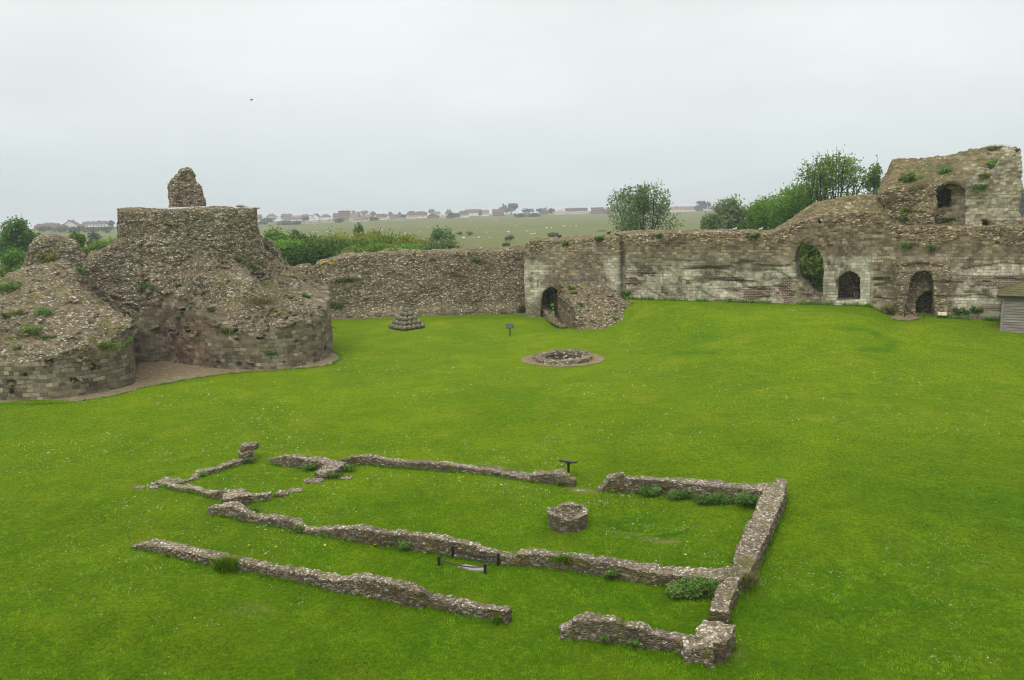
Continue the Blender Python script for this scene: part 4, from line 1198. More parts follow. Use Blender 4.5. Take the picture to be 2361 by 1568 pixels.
# ------------------------------------------------------------------ pile of stone balls
bp = on_ground(938, 757); br_ = .255; sp_ = .525
axn = np.array([math.cos(R(43)), math.sin(R(43))]); bxn = np.array([-axn[1], axn[0]])
bmx = bmesh.new(); bmesh.ops.create_icosphere(bmx, subdivisions=3, radius=br_)
vs = np.array([v.co for v in bmx.verts]); dn = fbm(vs * 9, 3, 5)
for v, d in zip(bmx.verts, dn): v.co *= 1 + .05 * d
bme = bpy.data.meshes.new('stone_ball'); bmx.to_mesh(bme); bmx.free()
for p in bme.polygons: p.use_smooth = True
bme.materials.append(M['ball'])
COURSE = ['bottom course', 'second course up', 'middle course', 'fourth course up', 'top']
ORDN = ['first', 'second', 'third', 'fourth', 'fifth']
first = None
for c in range(5):
    n = 5 - c; z = br_ - .02 + c * sp_ * .70
    for i in range(n):
        for j in range(n):
            hidden = i > 0 and j > 0 and i < n - 1 and j < n - 1
            if hidden and c < 3: continue
            off = axn * ((i - (n - 1) / 2) * sp_) + bxn * ((j - (n - 1) / 2) * sp_) + rng.normal(0, .012, 2)
            if first is None:
                o = first = add_obj('stone_ball', bme)
            else:
                o = first.copy(); COL.objects.link(o)
            s_ = rng.uniform(.93, 1.04)
            o.location = (float(bp[0] + off[0]), float(bp[1] + off[1]), float(z)); o.scale = (float(s_), float(s_), float(s_ * .97)); o.rotation_euler = tuple(rng.uniform(0, 6, 3))
            if c == 4: lb = 'single greenish stone ball crowning the pyramid pile'
            elif i == 0 and j == 0: lb = 'front corner stone ball in the %s of the pyramid pile' % COURSE[c]
            elif j == 0: lb = 'stone ball, %s of the pyramid, right front side, %s from the front corner' % (COURSE[c], ORDN[i])
            elif i == 0: lb = 'stone ball, %s of the pyramid, left front side, %s from the front corner' % (COURSE[c], ORDN[j])
            else: lb = 'stone ball on the far sides of the pyramid pile, in the %s' % COURSE[c]
            tag(o, lb, 'stone ball', 'stone balls stacked in a pyramid')


# ------------------------------------------------------------------ signs
def lectern(name, foot, hgt, wid, rz, label, tilt=R(35), depth=.42):
    t = tag(empty(name, foot, rz), label, 'sign')
    b = MB(); b.box((0, 0, hgt * .46), (.09, .07, hgt * .92), bevel=.008); b.box((0, -.02, .012), (.2, .16, .03), bevel=.006); b.build('post', M['black'], t)
    b = MB(); b.box((0, -.02, hgt), (wid, depth, .035), rx=tilt, bevel=.008); b.build('panel_board', M['panel'], t)
    b = MB()
    for s in (-1, 1): b.box((s * wid * .5, -.02, hgt), (.03, depth + .03, .055), rx=tilt, bevel=.005)
    b.box((0, -.02 - math.cos(tilt) * depth * .5, hgt - math.sin(tilt) * depth * .5), (wid, .03, .055), rx=tilt, bevel=.005)
    b.build('panel_frame', M['black'], t)
    b = MB(); b.box((0, -.01, hgt - .07), (.2, .18, .05), rx=tilt, bevel=.006); b.build('bracket', M['black'], t)
    return t


s1 = on_ground(1176, 773); lectern('information_sign', (s1[0], s1[1], 0), .80, .64, R(8), 'black lectern sign standing alone on the lawn near the ball pile', tilt=R(40), depth=.46)
s2 = on_ground(1311, 1106); lectern('information_sign', (s2[0], s2[1], 0), .78, .62, R(-28), 'black lectern sign behind the end of the far chapel wall', tilt=R(-12), depth=.4)

# ------------------------------------------------------------------ timber hut at the right edge
hz = float(lawn_z(34.3, 54.0)); h0 = on_ground(2304, 770, hz)
hut = tag(empty('timber_hut', (h0[0], h0[1], hz), math.atan2(-.55, .835)), 'grey weatherboarded hut with a mossy hipped roof', 'hut')
Wd, Dp, Ht = 5.0, 4.0, 2.85
b = MB()
for i in range(13):
    z = .16 + i * .195
    b.box((Wd / 2, .02, z + .10), (Wd - .30, .035, .212), rx=R(-15)); b.box((.03, Dp / 2, z + .10), (.03, Dp - .1, .215), ry=R(7))
b.box((Wd / 2, Dp / 2, Ht / 2 + .1), (Wd - .12, Dp - .12, Ht - .2))
b.build('board_wall', M['board'], hut)
for x, y in ((.08, .05), (Wd - .08, .05), (.08, Dp - .05)):
    MB().box((x, y, Ht / 2 + .06), (.17, .15, Ht - .1), bevel=.012).build('corner_post', M['frame'], hut)
MB().box((Wd / 2, .02, Ht - .06), (Wd + .1, .12, .16), bevel=.01).build('wall_plate', M['frame'], hut)
MB().box((Wd / 2, Dp / 2 - .04, .0), (Wd + .16, Dp + .2, .26), bevel=.02).build('plinth', M['plinth'], hut)
e = .32; rz_ = Ht + .02
b = MB(); c4 = [(-e, -e, rz_), (Wd + e, -e, rz_), (Wd + e, Dp + e, rz_), (-e, Dp + e, rz_)]; rg = [(Wd * .38, Dp / 2, rz_ + 1.25), (Wd * .62, Dp / 2, rz_ + 1.25)]
nr = 9
for fa in ((c4[0], c4[1], rg[1], rg[0]), (c4[1], c4[2], rg[1], rg[1]), (c4[2], c4[3], rg[0], rg[1]), (c4[3], c4[0], rg[0], rg[0])):
    a, b1, c_, d_ = [np.array(q) for q in fa]
    for r in range(nr):       # lapped courses of shingles, each with a small step
        t0, t1 = r / nr, (r + 1) / nr + .02
        up = np.array([0, 0, .035]); dn_ = np.array([0, 0, .0])
        b.poly([a + (d_ - a) * t0 + up, b1 + (c_ - b1) * t0 + up, b1 + (c_ - b1) * t1 + dn_, a + (d_ - a) * t1 + dn_])
        b.poly([a + (d_ - a) * t0 - up * .4, b1 + (c_ - b1) * t0 - up * .4, b1 + (c_ - b1) * t0 + up, a + (d_ - a) * t0 + up])
b.poly([(p[0], p[1], p[2] - .02) for p in c4])
b.build('roof', M['shingle'], hut)
b = MB(); b.box((Wd / 2, -e - .01, rz_ - .04), (Wd + 2 * e, .04, .14)); b.box((-e - .01, Dp / 2, rz_ - .04), (.04, Dp + 2 * e, .14)); b.build('fascia_board', M['black'], hut)

# ------------------------------------------------------------------ small fittings on the right-hand wall
r0 = np.array([*wall_xyz(wall_uz(2086, 700)[0], -1.15, 0)[:2], 0]); r0[2] = float(lawn_z(r0[0], r0[1]))
r1 = np.array([*wall_xyz(wall_uz(2103, 700)[0], .05, 0)[:2], 0]); r1[2] = r0[2]
rl = tag(empty('handrail', r0), 'black metal handrail slanting down beside the broken arch', 'handrail')
v = r1 - r0
MB().tube([(0, 0, -.05), (0, 0, 1.02)], .035, .035, 8).build('post', M['black'], rl)
MB().tube([v + (.25, .0, -.1), v + (.25, .0, .12)], .035, .035, 8).build('post', M['black'], rl)
MB().tube([(0, 0, 1.0), (v[0] * .55, v[1] * .55, .55), v + (.25, 0, .1)], .032, .032, 8).build('rail', M['black'], rl)
pl = wall_uz(2171, 721); pp = wall_xyz(pl[0], -.62, pl[1])
b = MB(); b.box((0, 0, 0), (.62, .04, .30), bevel=.008)
o = b.build('plate', M['cream'], None, pp); o.rotation_euler = (R(-25), 0, math.atan2(WDIR[1], WDIR[0])); o.name = 'notice_plate'
tag(o, 'small cream notice plate at the foot of the broken arch jamb', 'notice plate')
p = A(311, 764, 56.6)
b = MB(); b.box((0, 0, 0), (.22, .03, .36), bevel=.006); o = b.build('notice_plate', M['cream'], None, p)
tag(o, 'small cream notice plate in the corner between the two bastions', 'notice plate')
fg = tag(empty('wire_fence', wall_xyz(wall_uz(1882, 680)[0], .6, wall_uz(1882, 684)[1])), 'thin wire fence across the ragged gap in the wall', 'fence')
fl = np.array(fg.location); ul, ur = wall_uz(1855, 660)[0], wall_uz(1899, 660)[0]
for px_ in (1877, 1898):
    uu = wall_uz(px_, 684); q_ = wall_xyz(uu[0], .6, uu[1] - .2) - fl
    MB().tube([q_, q_ + (0, 0, 1.35)], .022, .022, 6).build('post', M['black'], fg)
for y in (656, 668):
    z = wall_uz(1880, y)[1]
    MB().tube([wall_xyz(ul, .6, z) - fl, wall_xyz(ur, .6, z - .03) - fl], .014, .014, 5).build('wire', M['black'], fg)


# ------------------------------------------------------------------ vegetation
def leaf_cloud(P, size, tint, up=.35, aspect=.62):
    n = len(P)
    a = rng.normal(0, 1, (n, 3)); a /= np.linalg.norm(a, axis=1)[:, None]
    nrm = rng.normal(0, 1, (n, 3)); nrm[:, 2] = np.abs(nrm[:, 2]) + up
    b = np.cross(nrm, a); b /= np.linalg.norm(b, axis=1)[:, None] + 1e-9
    s = size * rng.uniform(.6, 1.35, n)[:, None]
    V = np.stack([P - a * s, P + b * s * aspect, P + a * s, P - b * s * aspect], 1).reshape(-1, 3)
    F = np.arange(4 * n).reshape(n, 4)
    return V, F, np.repeat(tint, 4)


def blob_points(blobs, n, shell=.55, gap=.0, gf=1.0, seed=0):
    out = []; tin = []
    vol = np.array([b[3] * b[4] * b[5] for b in blobs]) ** .67
    cnt = np.maximum(6, (vol / vol.sum() * n).astype(int))
    for b, k in zip(blobs, cnt):
        d = rng.normal(0, 1, (k, 3)); d /= np.linalg.norm(d, axis=1)[:, None]
        r = shell + (1 - shell) * rng.random(k) ** .7
        r *= 1 + .22 * rng.normal(0, 1, k) * (rng.random(k) < .5)
        p = d * r[:, None] * np.array(b[3:6]) + np.array(b[:3])
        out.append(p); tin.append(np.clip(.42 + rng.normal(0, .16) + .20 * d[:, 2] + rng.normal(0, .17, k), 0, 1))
    P = np.concatenate(out); T = np.concatenate(tin)
    if gap > 0:
        m = vnoise(P * gf, seed + 31) > -1 + gap * 2 * .5
        P, T = P[m], T[m]
    return P, T


def tree(name, label, x, ytop, Yd, wd, mat, nb=9, base=-3.0, trunk=.35, dens=1.0, leaf=.17, group=None, squash=1.0, limbs=5, gap=.3, tr=None, twigs=0, cat='tree', fill=None, seed=0):
    tp = at_dist(x, ytop, Yd); Wm = wd / FPX * Yd
    Ht = tp[2] - base
    o = tag(empty(name, (tp[0], Yd, base)), label, cat, group)
    lo = trunk * Ht; ch = Ht - lo; cz = lo + ch * .52
    blobs = []
    r_ = Wm * .5
    for i in range(nb):
        a = i * 2.4 + rng.uniform(-.5, .5); q = math.sqrt((i + .35) / nb)
        br = rng.uniform(.26, .42)
        dome = math.sqrt(max(0, 1 - (q * .95) ** 2)) ** .8
        s_ = rng.uniform(-.55, .5) if i % 3 == 1 else rng.uniform(.45, 1.0)
        zc = lo + ch * (.48 + .52 * s_ * dome)
        rz = br * r_ * squash * min(1.3, max(.8, ch / Wm))
        zc = min(max(zc, lo + rz * .4), lo + ch - rz * .95)
        blobs.append((q * math.cos(a) * r_ * (1 - br * .55), q * math.sin(a) * r_ * (1 - br * .55) * .85, zc, br * r_ * rng.uniform(.9, 1.25), br * r_, rz))
    blobs.append((rng.uniform(-.12, .12) * Wm, 0, Ht - .16 * ch, .30 * Wm * rng.uniform(.8, 1), .26 * Wm, .16 * ch))
    if nb > 5: blobs.append((0, 0, cz, Wm * .28, Wm * .28, ch * .30))
    area = (Wm / Yd * 781) * (ch / Yd * 781)
    n = int(min(16000, max(250, area * 2.0 * dens)))
    P, T = blob_points(blobs, n, .5, gap, 2.2 / max(.6, Wm * .16), seed)
    P[:, 2] = np.maximum(P[:, 2], .1)
    V, F, t = leaf_cloud(P, leaf * Yd / 100, T)
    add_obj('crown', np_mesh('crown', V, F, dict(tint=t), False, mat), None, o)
    b = MB(); r0 = max(.10, Wm * .028)
    top = np.array([rng.uniform(-.1, .1) * Wm, 0, lo + ch * .35])
    b.tube([(0, 0, -.3), (.05 * Wm * rng.uniform(-1, 1), 0, lo * .6), top], r0, r0 * .5, 7)
    for bl in blobs[:limbs] if limbs < 50 else blobs:
        s = np.array([0, 0, lo * rng.uniform(.55, 1.0)]) if trunk > .1 else np.array([0, 0, .1])
        e = np.array(bl[:3]); m = (s + e) / 2 + np.array([rng.normal(0, .06), rng.normal(0, .06), -.05]) * Wm
        b.tube([s, m, e, e + (e - m) * .35], r0 * .5, r0 * .10, 5)
        for k in range(twigs):
            d = rng.normal(0, 1, 3); d[2] = abs(d[2]) * .9; d /= np.linalg.norm(d)
            b.tube([e, e + d * bl[3] * .6 + (0, 0, .1), e + d * bl[3] * 1.15], r0 * .13, r0 * .04, 4)
    b.build('trunk', M['bark'], o)
    return o


G1 = 'trees and shrubs behind the low curtain wall'
for a in [
    ('dense_tree', 'dense dark green tree touching the right edge of the big keep', 622, 534, 98, 70, 'leaf_mid'),
    ('dense_tree', 'dark tree beside the keep, next right of the one touching it', 668, 546, 95, 80, 'leaf_dark'),
    ('dense_tree', 'deep green tree above the notch where the curtain wall is lowest', 712, 552, 94, 90, 'leaf_dark'),
    ('dense_tree', 'dark rounded tree above the step in the curtain wall top', 768, 556, 96, 90, 'leaf_dark'),
    ('dense_tree', 'dark tree in the middle of the shrub belt, below the yellow shrub', 815, 562, 96, 80, 'leaf_dark'),
    ('leafy_shrub', 'bright green shrub rising just behind the rising part of the curtain wall', 868, 566, 92, 100, 'leaf_mid'),
    ('leafy_shrub', 'bright green shrub standing over the crest of the curtain wall', 925, 570, 91, 90, 'leaf_mid'),
    ('yellow_shrub', 'small yellowish shrub left of the taller yellow one', 765, 548, 108, 70, 'leaf_yellow'),
    ('yellow_shrub', 'largest yellow-green shrub in the belt behind the curtain wall', 832, 538, 110, 100, 'leaf_yellow'),
    ('slender_tree', 'slender pale green tree rising highest above the yellow shrub', 822, 512, 118, 46, 'leaf_grey'),
    ('leafy_shrub', 'mid green shrub between the yellow shrub and the pale feathery ones', 888, 546, 104, 70, 'leaf_mid'),
    ('feathery_shrub', 'pale feathery shrub, left one of the pair before the grey willow', 930, 548, 104, 66, 'leaf_yellow'),
    ('feathery_shrub', 'pale feathery shrub, right one of the pair before the grey willow', 963, 556, 102, 56, 'leaf_yellow'),
    ('willow_tree', 'grey leaning willow at the right end of the shrub belt', 1006, 527, 114, 82, 'leaf_grey'),
    ('leafy_shrub', 'low greyish shrub at the foot of the grey willow', 1018, 556, 96, 62, 'leaf_grey'),
    ('leafy_shrub', 'green shrub filling the space between the keep and the first dark trees', 648, 556, 92, 70, 'leaf_mid'),
    ('round_tree', 'small round dark tree standing alone on the marsh beyond the shrub belt', 679, 529, 190, 30, 'leaf_dark')]:
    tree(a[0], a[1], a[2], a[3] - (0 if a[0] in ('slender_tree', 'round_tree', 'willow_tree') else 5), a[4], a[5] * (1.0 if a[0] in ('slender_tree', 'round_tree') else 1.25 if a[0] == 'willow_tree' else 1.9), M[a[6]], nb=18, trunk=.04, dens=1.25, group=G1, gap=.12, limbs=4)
G2 = 'trees behind the tall right-hand wall'
tree('grey_tree', 'rounded airy grey-green tree standing alone above the wall by the gate tower', 1478, 424, 108, 158, M['leaf_grey'], 14, trunk=.28, dens=.95, group=G2, limbs=12, gap=.45, twigs=2, leaf=.15)
tree('grey_tree', 'hazy conical grey-green tree left of the bright green ones', 1682, 455, 135, 104, M['leaf_grey'], 9, trunk=.15, dens=1.1, group=G2, gap=.3)
tree('grey_tree', 'low hazy grey-green tree at the left foot of the conical one', 1642, 492, 130, 66, M['leaf_grey'], 6, trunk=.1, dens=1.1, group=G2, gap=.3)
tree('green_tree', 'narrow bright green tree between the hazy cone and the broad tree', 1742, 462, 112, 92, M['leaf_mid'], 7, trunk=.12, dens=1.1, group=G2, gap=.25)
tree('green_tree', 'broad bright green tree left of the tallest tree', 1822, 424, 104, 158, M['leaf_mid'], 16, trunk=.2, dens=1.1, group=G2, gap=.25, twigs=2)
tree('tall_tree', 'tallest open-branched tree against the sky beside the turret', 1922, 354, 98, 165, M['leaf_mid'], 22, trunk=.4, dens=.62, group=G2, limbs=99, gap=.55, twigs=5, leaf=.15, seed=3)
tree('tall_tree', 'thin open tree squeezed between the tallest tree and the turret', 2016, 374, 96, 66, M['leaf_mid'], 9, trunk=.45, dens=.7, group=G2, limbs=99, gap=.5, twigs=4, leaf=.15)
tree('dense_tree', 'dark leafy tree filling the ragged gap in the wall', 1868, 545, 81, 150, M['leaf_mid'], 12, base=-2.5, trunk=.1, dens=1.4, group=G2, gap=0.05, leaf=.2)
tree('dense_tree', 'dark green shrub seen low through the small round arch', 1244, 640, 84.5, 130, M['leaf_dark'], 9, base=-2.5, trunk=.05, dens=1.4, group=G2, gap=0.05, leaf=.2)
G3 = 'trees left of the keep'
tree('dark_tree', 'large round dark green tree at the left edge of the view', 38, 503, 118, 104, M['leaf_dark'], 12, trunk=.18, dens=1.2, group=G3, gap=.15)
tree('leafy_shrub', 'bright shrub below the large dark tree at the left edge', 22, 572, 92, 100, M['leaf_mid'], 7, trunk=.05, dens=1.2, group=G3, gap=.1)
tree('leafy_shrub', 'green shrub behind the left ruined chunk, in the dip of the keep wall', 176, 536, 98, 66, M['leaf_mid'], 7, trunk=.08, dens=1.3, group=G3, gap=.12)
tree('leafy_shrub', 'wide low green shrub behind the dip of the keep wall', 220, 551, 95, 96, M['leaf_mid'], 8, trunk=.05, dens=1.3, group=G3, gap=.1)
tree('leafy_shrub', 'green shrub tight against the left edge of the upper keep wall', 256, 548, 97, 60, M['leaf_mid'], 6, trunk=.05, dens=1.3, group=G3, gap=.1)
tree('round_tree', 'small dark round tree on the far green field left of the keep', 213, 534, 300, 34, M['leaf_far'], 6, trunk=.08, group=G3)
tree('round_tree', 'hazy dark tree peeping out past the right edge of the turret', 2362, 436, 330, 56, M['leaf_far'], 6, trunk=.1, group=G2)
# low bushes scattered on the marsh
for i, (x, y, w_, h_, lb) in enumerate([(1174, 556, 24, 12, 'darkest round bush on the near marsh, left of the gate tower'), (1081, 543, 20, 8, 'low bush on the marsh between the willow and the dark round bush'), (1032, 541, 9, 6, 'tiny bush on the marsh just past the grey willow'),
                                        (1060, 541, 14, 5, 'flat little bush on the marsh right of the willow'), (1166, 568, 20, 7, 'brownish low bush at the back of the curtain wall crest'), (1276, 546, 30, 9, 'brownish bush seen over the gate tower top')]):
    g = on_ground(x, y, -3)
    tree('marsh_bush', lb, x, y - h_, g[1], w_, M['leaf_dark' if i != 1 else 'leaf_grey'], 4, trunk=.02, dens=1.5, group='bushes on the marsh', limbs=2, gap=0, cat='bush')

bpy.context.view_layer.update()
DG = bpy.context.evaluated_depsgraph_get()


def shot(x, y, back=0.0):
    """survey shot: where the line of sight first meets what is built"""
    d = Vector(sight(x, y)).normalized()
    ok, loc, nrm, *_ = SC.ray_cast(DG, Vector(STN), d)
    return np.array(loc) - np.array(d) * back if ok else None


def herb(name, label, x, y, w_, h_, mat, n=260, leaf=.055, group=None, cat='wall plant', grass=False, depth=.5):
    p = shot(x, y)
    if p is None: return
    dist = p[1]; k_ = .58 if grass else .62
    rx, rz_ = w_ / FPX * dist * k_, h_ / FPX * dist * k_
    ry = max(.12, min(rx, rz_) * depth * 1.6)
    leaf = max(leaf, .00115 * dist)
    if grass:
        m = n; P = rng.normal(0, .5, (m, 3)) * np.array([rx, ry, 0]); P[:, 2] = -rz_ * .8
        a = rng.uniform(0, 6.28, m); ln = rng.uniform(.6, 1.5, m) * rz_ * 1.5
        tip = P + np.c_[np.cos(a) * ln * .45, np.sin(a) * ln * .35 - .1, ln]
        wv = np.c_[-np.sin(a), np.cos(a), 0 * a] * leaf * .22
        V = np.stack([P - wv, P + wv, tip], 1).reshape(-1, 3); F = np.arange(3 * m).reshape(m, 3); t = np.repeat(rng.uniform(.1, .95, m), 3)
    else:
        bl = []
        k = max(3, int(5 * max(rx / rz_, .6)))
        for i in range(k):
            bl.append(((i / max(1, k - 1) * 1.3 - .65 + rng.uniform(-.1, .1)) * rx, rng.uniform(-.3, .3) * ry, rng.uniform(-.35, .3) * rz_, rx * max(.32, 1.5 / k) * rng.uniform(.9, 1.2), ry * .7, rz_ * rng.uniform(.4, .6)))
        P, T = blob_points(bl, n, .45)
        ctr = np.array([b[:3] for b in bl]); rad = np.array([b[3:6] for b in bl])
        dn_ = (np.abs((P[:, None, :] - ctr[None]) / rad[None]) ** 2).sum(-1).min(1); P, T = P[dn_ < 1.5], T[dn_ < 1.5]
        V, F, t = leaf_cloud(P, leaf, T, .5, .7)
        sv = []                                       # stems running out to each bunch of leaves
        for c in ctr:
            for q in (ctr.mean(0) + np.array([0, ry * .3, -rz_ * .3]),):
                sv += [q, q + (leaf * .3, 0, 0), c + (leaf * .2, 0, 0), c]
        F = np.r_[F, np.arange(4 * len(ctr)).reshape(-1, 4) + len(V)]; V = np.r_[V, np.array(sv)]; t = np.r_[t, np.zeros(4 * len(ctr))]
    o = add_obj(name, np_mesh(name, V, F, dict(tint=t), False, mat), None, None, p + np.array([-p[0], -p[1], 0]) / math.hypot(p[0], p[1]) * ry * (.65 if name == 'herb_clump' else .4) + (0, 0, .03 if name == 'herb_clump' else 0))
    return tag(o, label, cat, group)


GP = 'plants growing on the ruins'
C1 = lambda x, y: (x * .3921, 338.2 + y * .3921)
for cx_, cy_, w_, h_, m_, lb in [
    (45, 830, 130, 110, 'leaf_mid', 'large bright green bush on the shoulder of the left bastion, cut by the picture edge'), (20, 740, 60, 50, 'leaf_yellow', 'olive plant just above the big bright bush on the left bastion'),
    (460, 730, 70, 62, 'herb', 'green tuft at the top right of the left bastion'), (285, 655, 110, 70, 'leaf_yellow', 'yellow-green weeds in the hollow of the left broken chunk'),
    (250, 975, 95, 90, 'herb', 'ivy patch in the middle of the left bastion slope'), (180, 1085, 130, 70, 'leaf_mid', 'bright ivy patch low on the left bastion, left of the pale stones'), (285, 1120, 120, 36, 'leaf_mid', 'flat ivy strip beside the bright low patch on the left bastion'),
    (620, 1172, 190, 66, 'leaf_mid', 'wide bright ivy mat draped over the ashlar of the left bastion'), (735, 1150, 70, 80, 'herb', 'ivy clump at the right end of the ivy mat'), (100, 1185, 60, 40, 'herb', 'small ivy sprig low at the left of the left bastion'),
    (105, 980, 50, 60, 'leaf_yellow', 'yellowish tuft on the left bastion slope'), (30, 985, 60, 40, 'herb', 'dull green tuft near the left picture edge on the bastion'), (860, 818, 74, 56, 'herb', 'dark ivy ball in the recess wall above the ashlar'),
    (1047, 817, 30, 34, 'leaf_mid', 'small sprig just right of the recess corner'), (1240, 950, 40, 34, 'herb', 'sprig at the top of the reddened masonry'), (1380, 1085, 46, 90, 'herb', 'hanging ivy where reddened stone meets grey ashlar'),
    (1318, 1078, 36, 46, 'herb', 'small ivy tuft left of the hanging ivy'), (1600, 1207, 76, 30, 'herb', 'ivy tuft on the curved ashlar of the right bastion'), (1400, 662, 60, 30, 'leaf_mid', 'green tuft under the corner of the upper wall'),
    (1495, 705, 30, 26, 'herb', 'small plant on the rubble slope right of the upper wall'), (1710, 768, 76, 44, 'herb', 'green weeds where the curtain wall meets the keep'), (1800, 880, 44, 54, 'leaf_mid', 'plant at the shoulder of the right bastion against the curtain wall'),
    (1095, 1060, 30, 26, 'herb', 'tiny fern in the middle of the reddened masonry'), (1050, 1005, 30, 26, 'herb', 'tiny fern left in the reddened masonry')]:
    x, y = C1(cx_, cy_)
    herb('wall_plant', lb, x, y, w_ * .3921, h_ * .3921, M[m_], int(60 + w_ * h_ * .05), group=GP)
C5 = lambda x, y: (1168.2 + x * .17643, 504.2 + y * .17643)
for cx_, cy_, w_, h_, m_, lb in [
    (845, 905, 85, 90, 'leaf_mid', 'bright green plant beside the small round arch'), (878, 970, 75, 60, 'leaf_yellow', 'yellow-green plant just below the one beside the small arch'), (1570, 965, 95, 100, 'herb', 'dark bush at the foot of the joint between gate tower and long wall'),
    (1215, 258, 110, 80, 'leaf_mid', 'green bush on the upper right of the gate tower'), (770, 322, 80, 60, 'leaf_mid', 'bright weeds in the middle of the gate tower top'), (1245, 165, 110, 50, 'leaf_mid', 'bush standing on top of the gate tower'),
    (965, 1120, 60, 70, 'herb', 'ferns on the rubble spur'), (1420, 1300, 60, 50, 'herb', 'weeds at the low right of the rubble spur'), (190, 1180, 100, 110, 'herb', 'weeds at the left foot of the gate tower'), (1990, 215, 80, 50, 'herb', 'weeds on the long wall top right of the gate tower')]:
    x, y = C5(cx_, cy_)
    herb('wall_plant', lb, x, y, w_ * .17643, h_ * .17643, M[m_], int(70 + w_ * h_ * .02), group=GP)
for x, y, w_, h_, m_, lb in [
    (2100, 412, 40, 36, 'leaf_mid', 'round bright bush high on the turret slope'), (2290, 378, 24, 24, 'leaf_mid', 'bush at the top right of the turret'), (2182, 396, 26, 22, 'herb', 'green tuft above the turret window'), (2258, 430, 40, 16, 'herb', 'weeds in the turret face right of the window'),
    (2090, 482, 26, 16, 'leaf_yellow', 'bright weeds where the turret meets the sloping wall top'), (2085, 503, 20, 16, 'herb', 'weeds below the bright ones at the foot of the turret'), (2190, 505, 60, 10, 'leaf_mid', 'grass along the turret window ledge'), (2270, 405, 26, 14, 'leaf_yellow', 'small yellowish plant right of the window arch'),
    (2092, 567, 20, 22, 'herb', 'left weed tuft above the broken arch'), (2150, 570, 16, 16, 'herb', 'right weed tuft above the broken arch'), (2215, 716, 30, 22, 'herb', 'bushy weed right of the cream notice plate'), (2250, 712, 26, 22, 'herb', 'weed tuft between the bushy weed and the hut'),
    (2060, 712, 44, 20, 'leaf_yellow', 'tall grassy weeds left of the handrail'), (1740, 541, 26, 14, 'leaf_mid', 'plant hanging on the long wall top near the slope'), (1855, 640, 12, 14, 'herb', 'weed on the broken left edge of the gap'), (905, 578, 26, 14, 'herb', 'bush on the crest of the curtain wall'),
    (1100, 600, 22, 14, 'herb', 'plant on the right half of the curtain wall face'), (800, 645, 60, 12, 'herb', 'long strip of weeds on the left of the curtain wall'), (770, 700, 40, 16, 'herb', 'weeds low on the curtain wall beside the keep')]:
    herb('wall_plant', lb, x, y, w_, h_, M[m_], int(60 + w_ * h_ * .45), group=GP)
for x, y, w_, h_, lb in [(742, 606, 10, 5, 'left tuft of yellow flowers on the low curtain wall top'), (766, 607, 14, 4, 'right tuft of yellow flowers on the low curtain wall top')]:
    herb('flower_tuft', lb, x, y, w_, h_, M['yellow'], 50, group=GP)
# leafy clumps along the chapel walls
GH = 'herb clumps against the chapel walls'
for k, cx_, cy_, w_, h_, n, lb in [
    (K3, 800, 318, 190, 118, 900, 'smallest round herb clump, leftmost against the far right chapel wall'), (K3, 1110, 352, 230, 122, 1100, 'second round herb clump from the left against the far right chapel wall'), (K3, 1470, 392, 380, 138, 1700, 'long herb clump in the middle of the far right chapel wall'),
    (K3, 1860, 392, 340, 138, 1500, 'herb clump in the inner corner of the far right chapel wall'), (K3, 1290, 1292, 560, 215, 5200, 'largest herb clump, filling the corner of the near chapel wall'), (K2, 742, 922, 110, 90, 260, 'small upright plant on the face of the long chapel wall'),
    (K3, 395, 1180, 150, 90, 320, 'plant in a crack of the long chapel wall'), (K1, 1340, 215, 170, 80, 300, 'plant at the foot of the pillar stub'), (K1, 2020, 290, 170, 80, 420, 'creeping plant on the far chapel wall near the cross-wall'),
    (K1, 2250, 385, 280, 60, 500, 'low creeping plant round the cross-wall stub'), (K1, 1380, 775, 190, 80, 460, 'matted plant on the bend of the long chapel wall'), (K1, 1890, 960, 110, 90, 260, 'bright plant in the low gap of the long chapel wall'), (K4, 640, 850, 90, 80, 200, 'left small plant on the mossy hooked chunk'), (K4, 960, 905, 100, 90, 220, 'right small plant on the mossy hooked chunk'),
    (K2, 230, 235, 190, 70, 420, 'creeping plant where the cross-wall joins the far wall'), (K1, 830, 365, 100, 60, 180, 'plant in a break of the apse footing'), (K2, 2140, 375, 110, 40, 150, 'small plant at the end of the far chapel wall')]:
    x, y = k(cx_, cy_); sc = {K1: .20834, K2: .26042, K3: .22136, K4: .20834}[k]
    herb('herb_clump', lb, x, y, w_ * sc, h_ * sc, M['herb'], n, leaf=.034, group=GH, cat='herb clump', depth=.8)
herb('grass_tuft', 'soft long grass tuft growing from the near long wall', *K5(1110, 380), 46, 30, M['blade'], 900, leaf=.07, group='grass tufts on the chapel walls', cat='grass tuft', grass=True)
herb('grass_tuft', 'long dry grass tuft at the outer corner where the end wall turns', *K3(1800, 1235), 46, 30, M['dry'], 600, leaf=.06, group='grass tufts on the chapel walls', cat='grass tuft', grass=True)
herb('grass_tuft', 'short grass tuft on top of the long chapel wall right of the ropes', *K2(2150, 1035), 50, 18, M['blade'], 500, leaf=.04, group='grass tufts on the chapel walls', cat='grass tuft', grass=True)
herb('grass_tuft', 'grass tuft against the corner stone at the right end of the near long wall', *K6(1875, 815), 22, 22, M['blade'], 200, leaf=.04, group='grass tufts on the chapel walls', cat='grass tuft', grass=True)
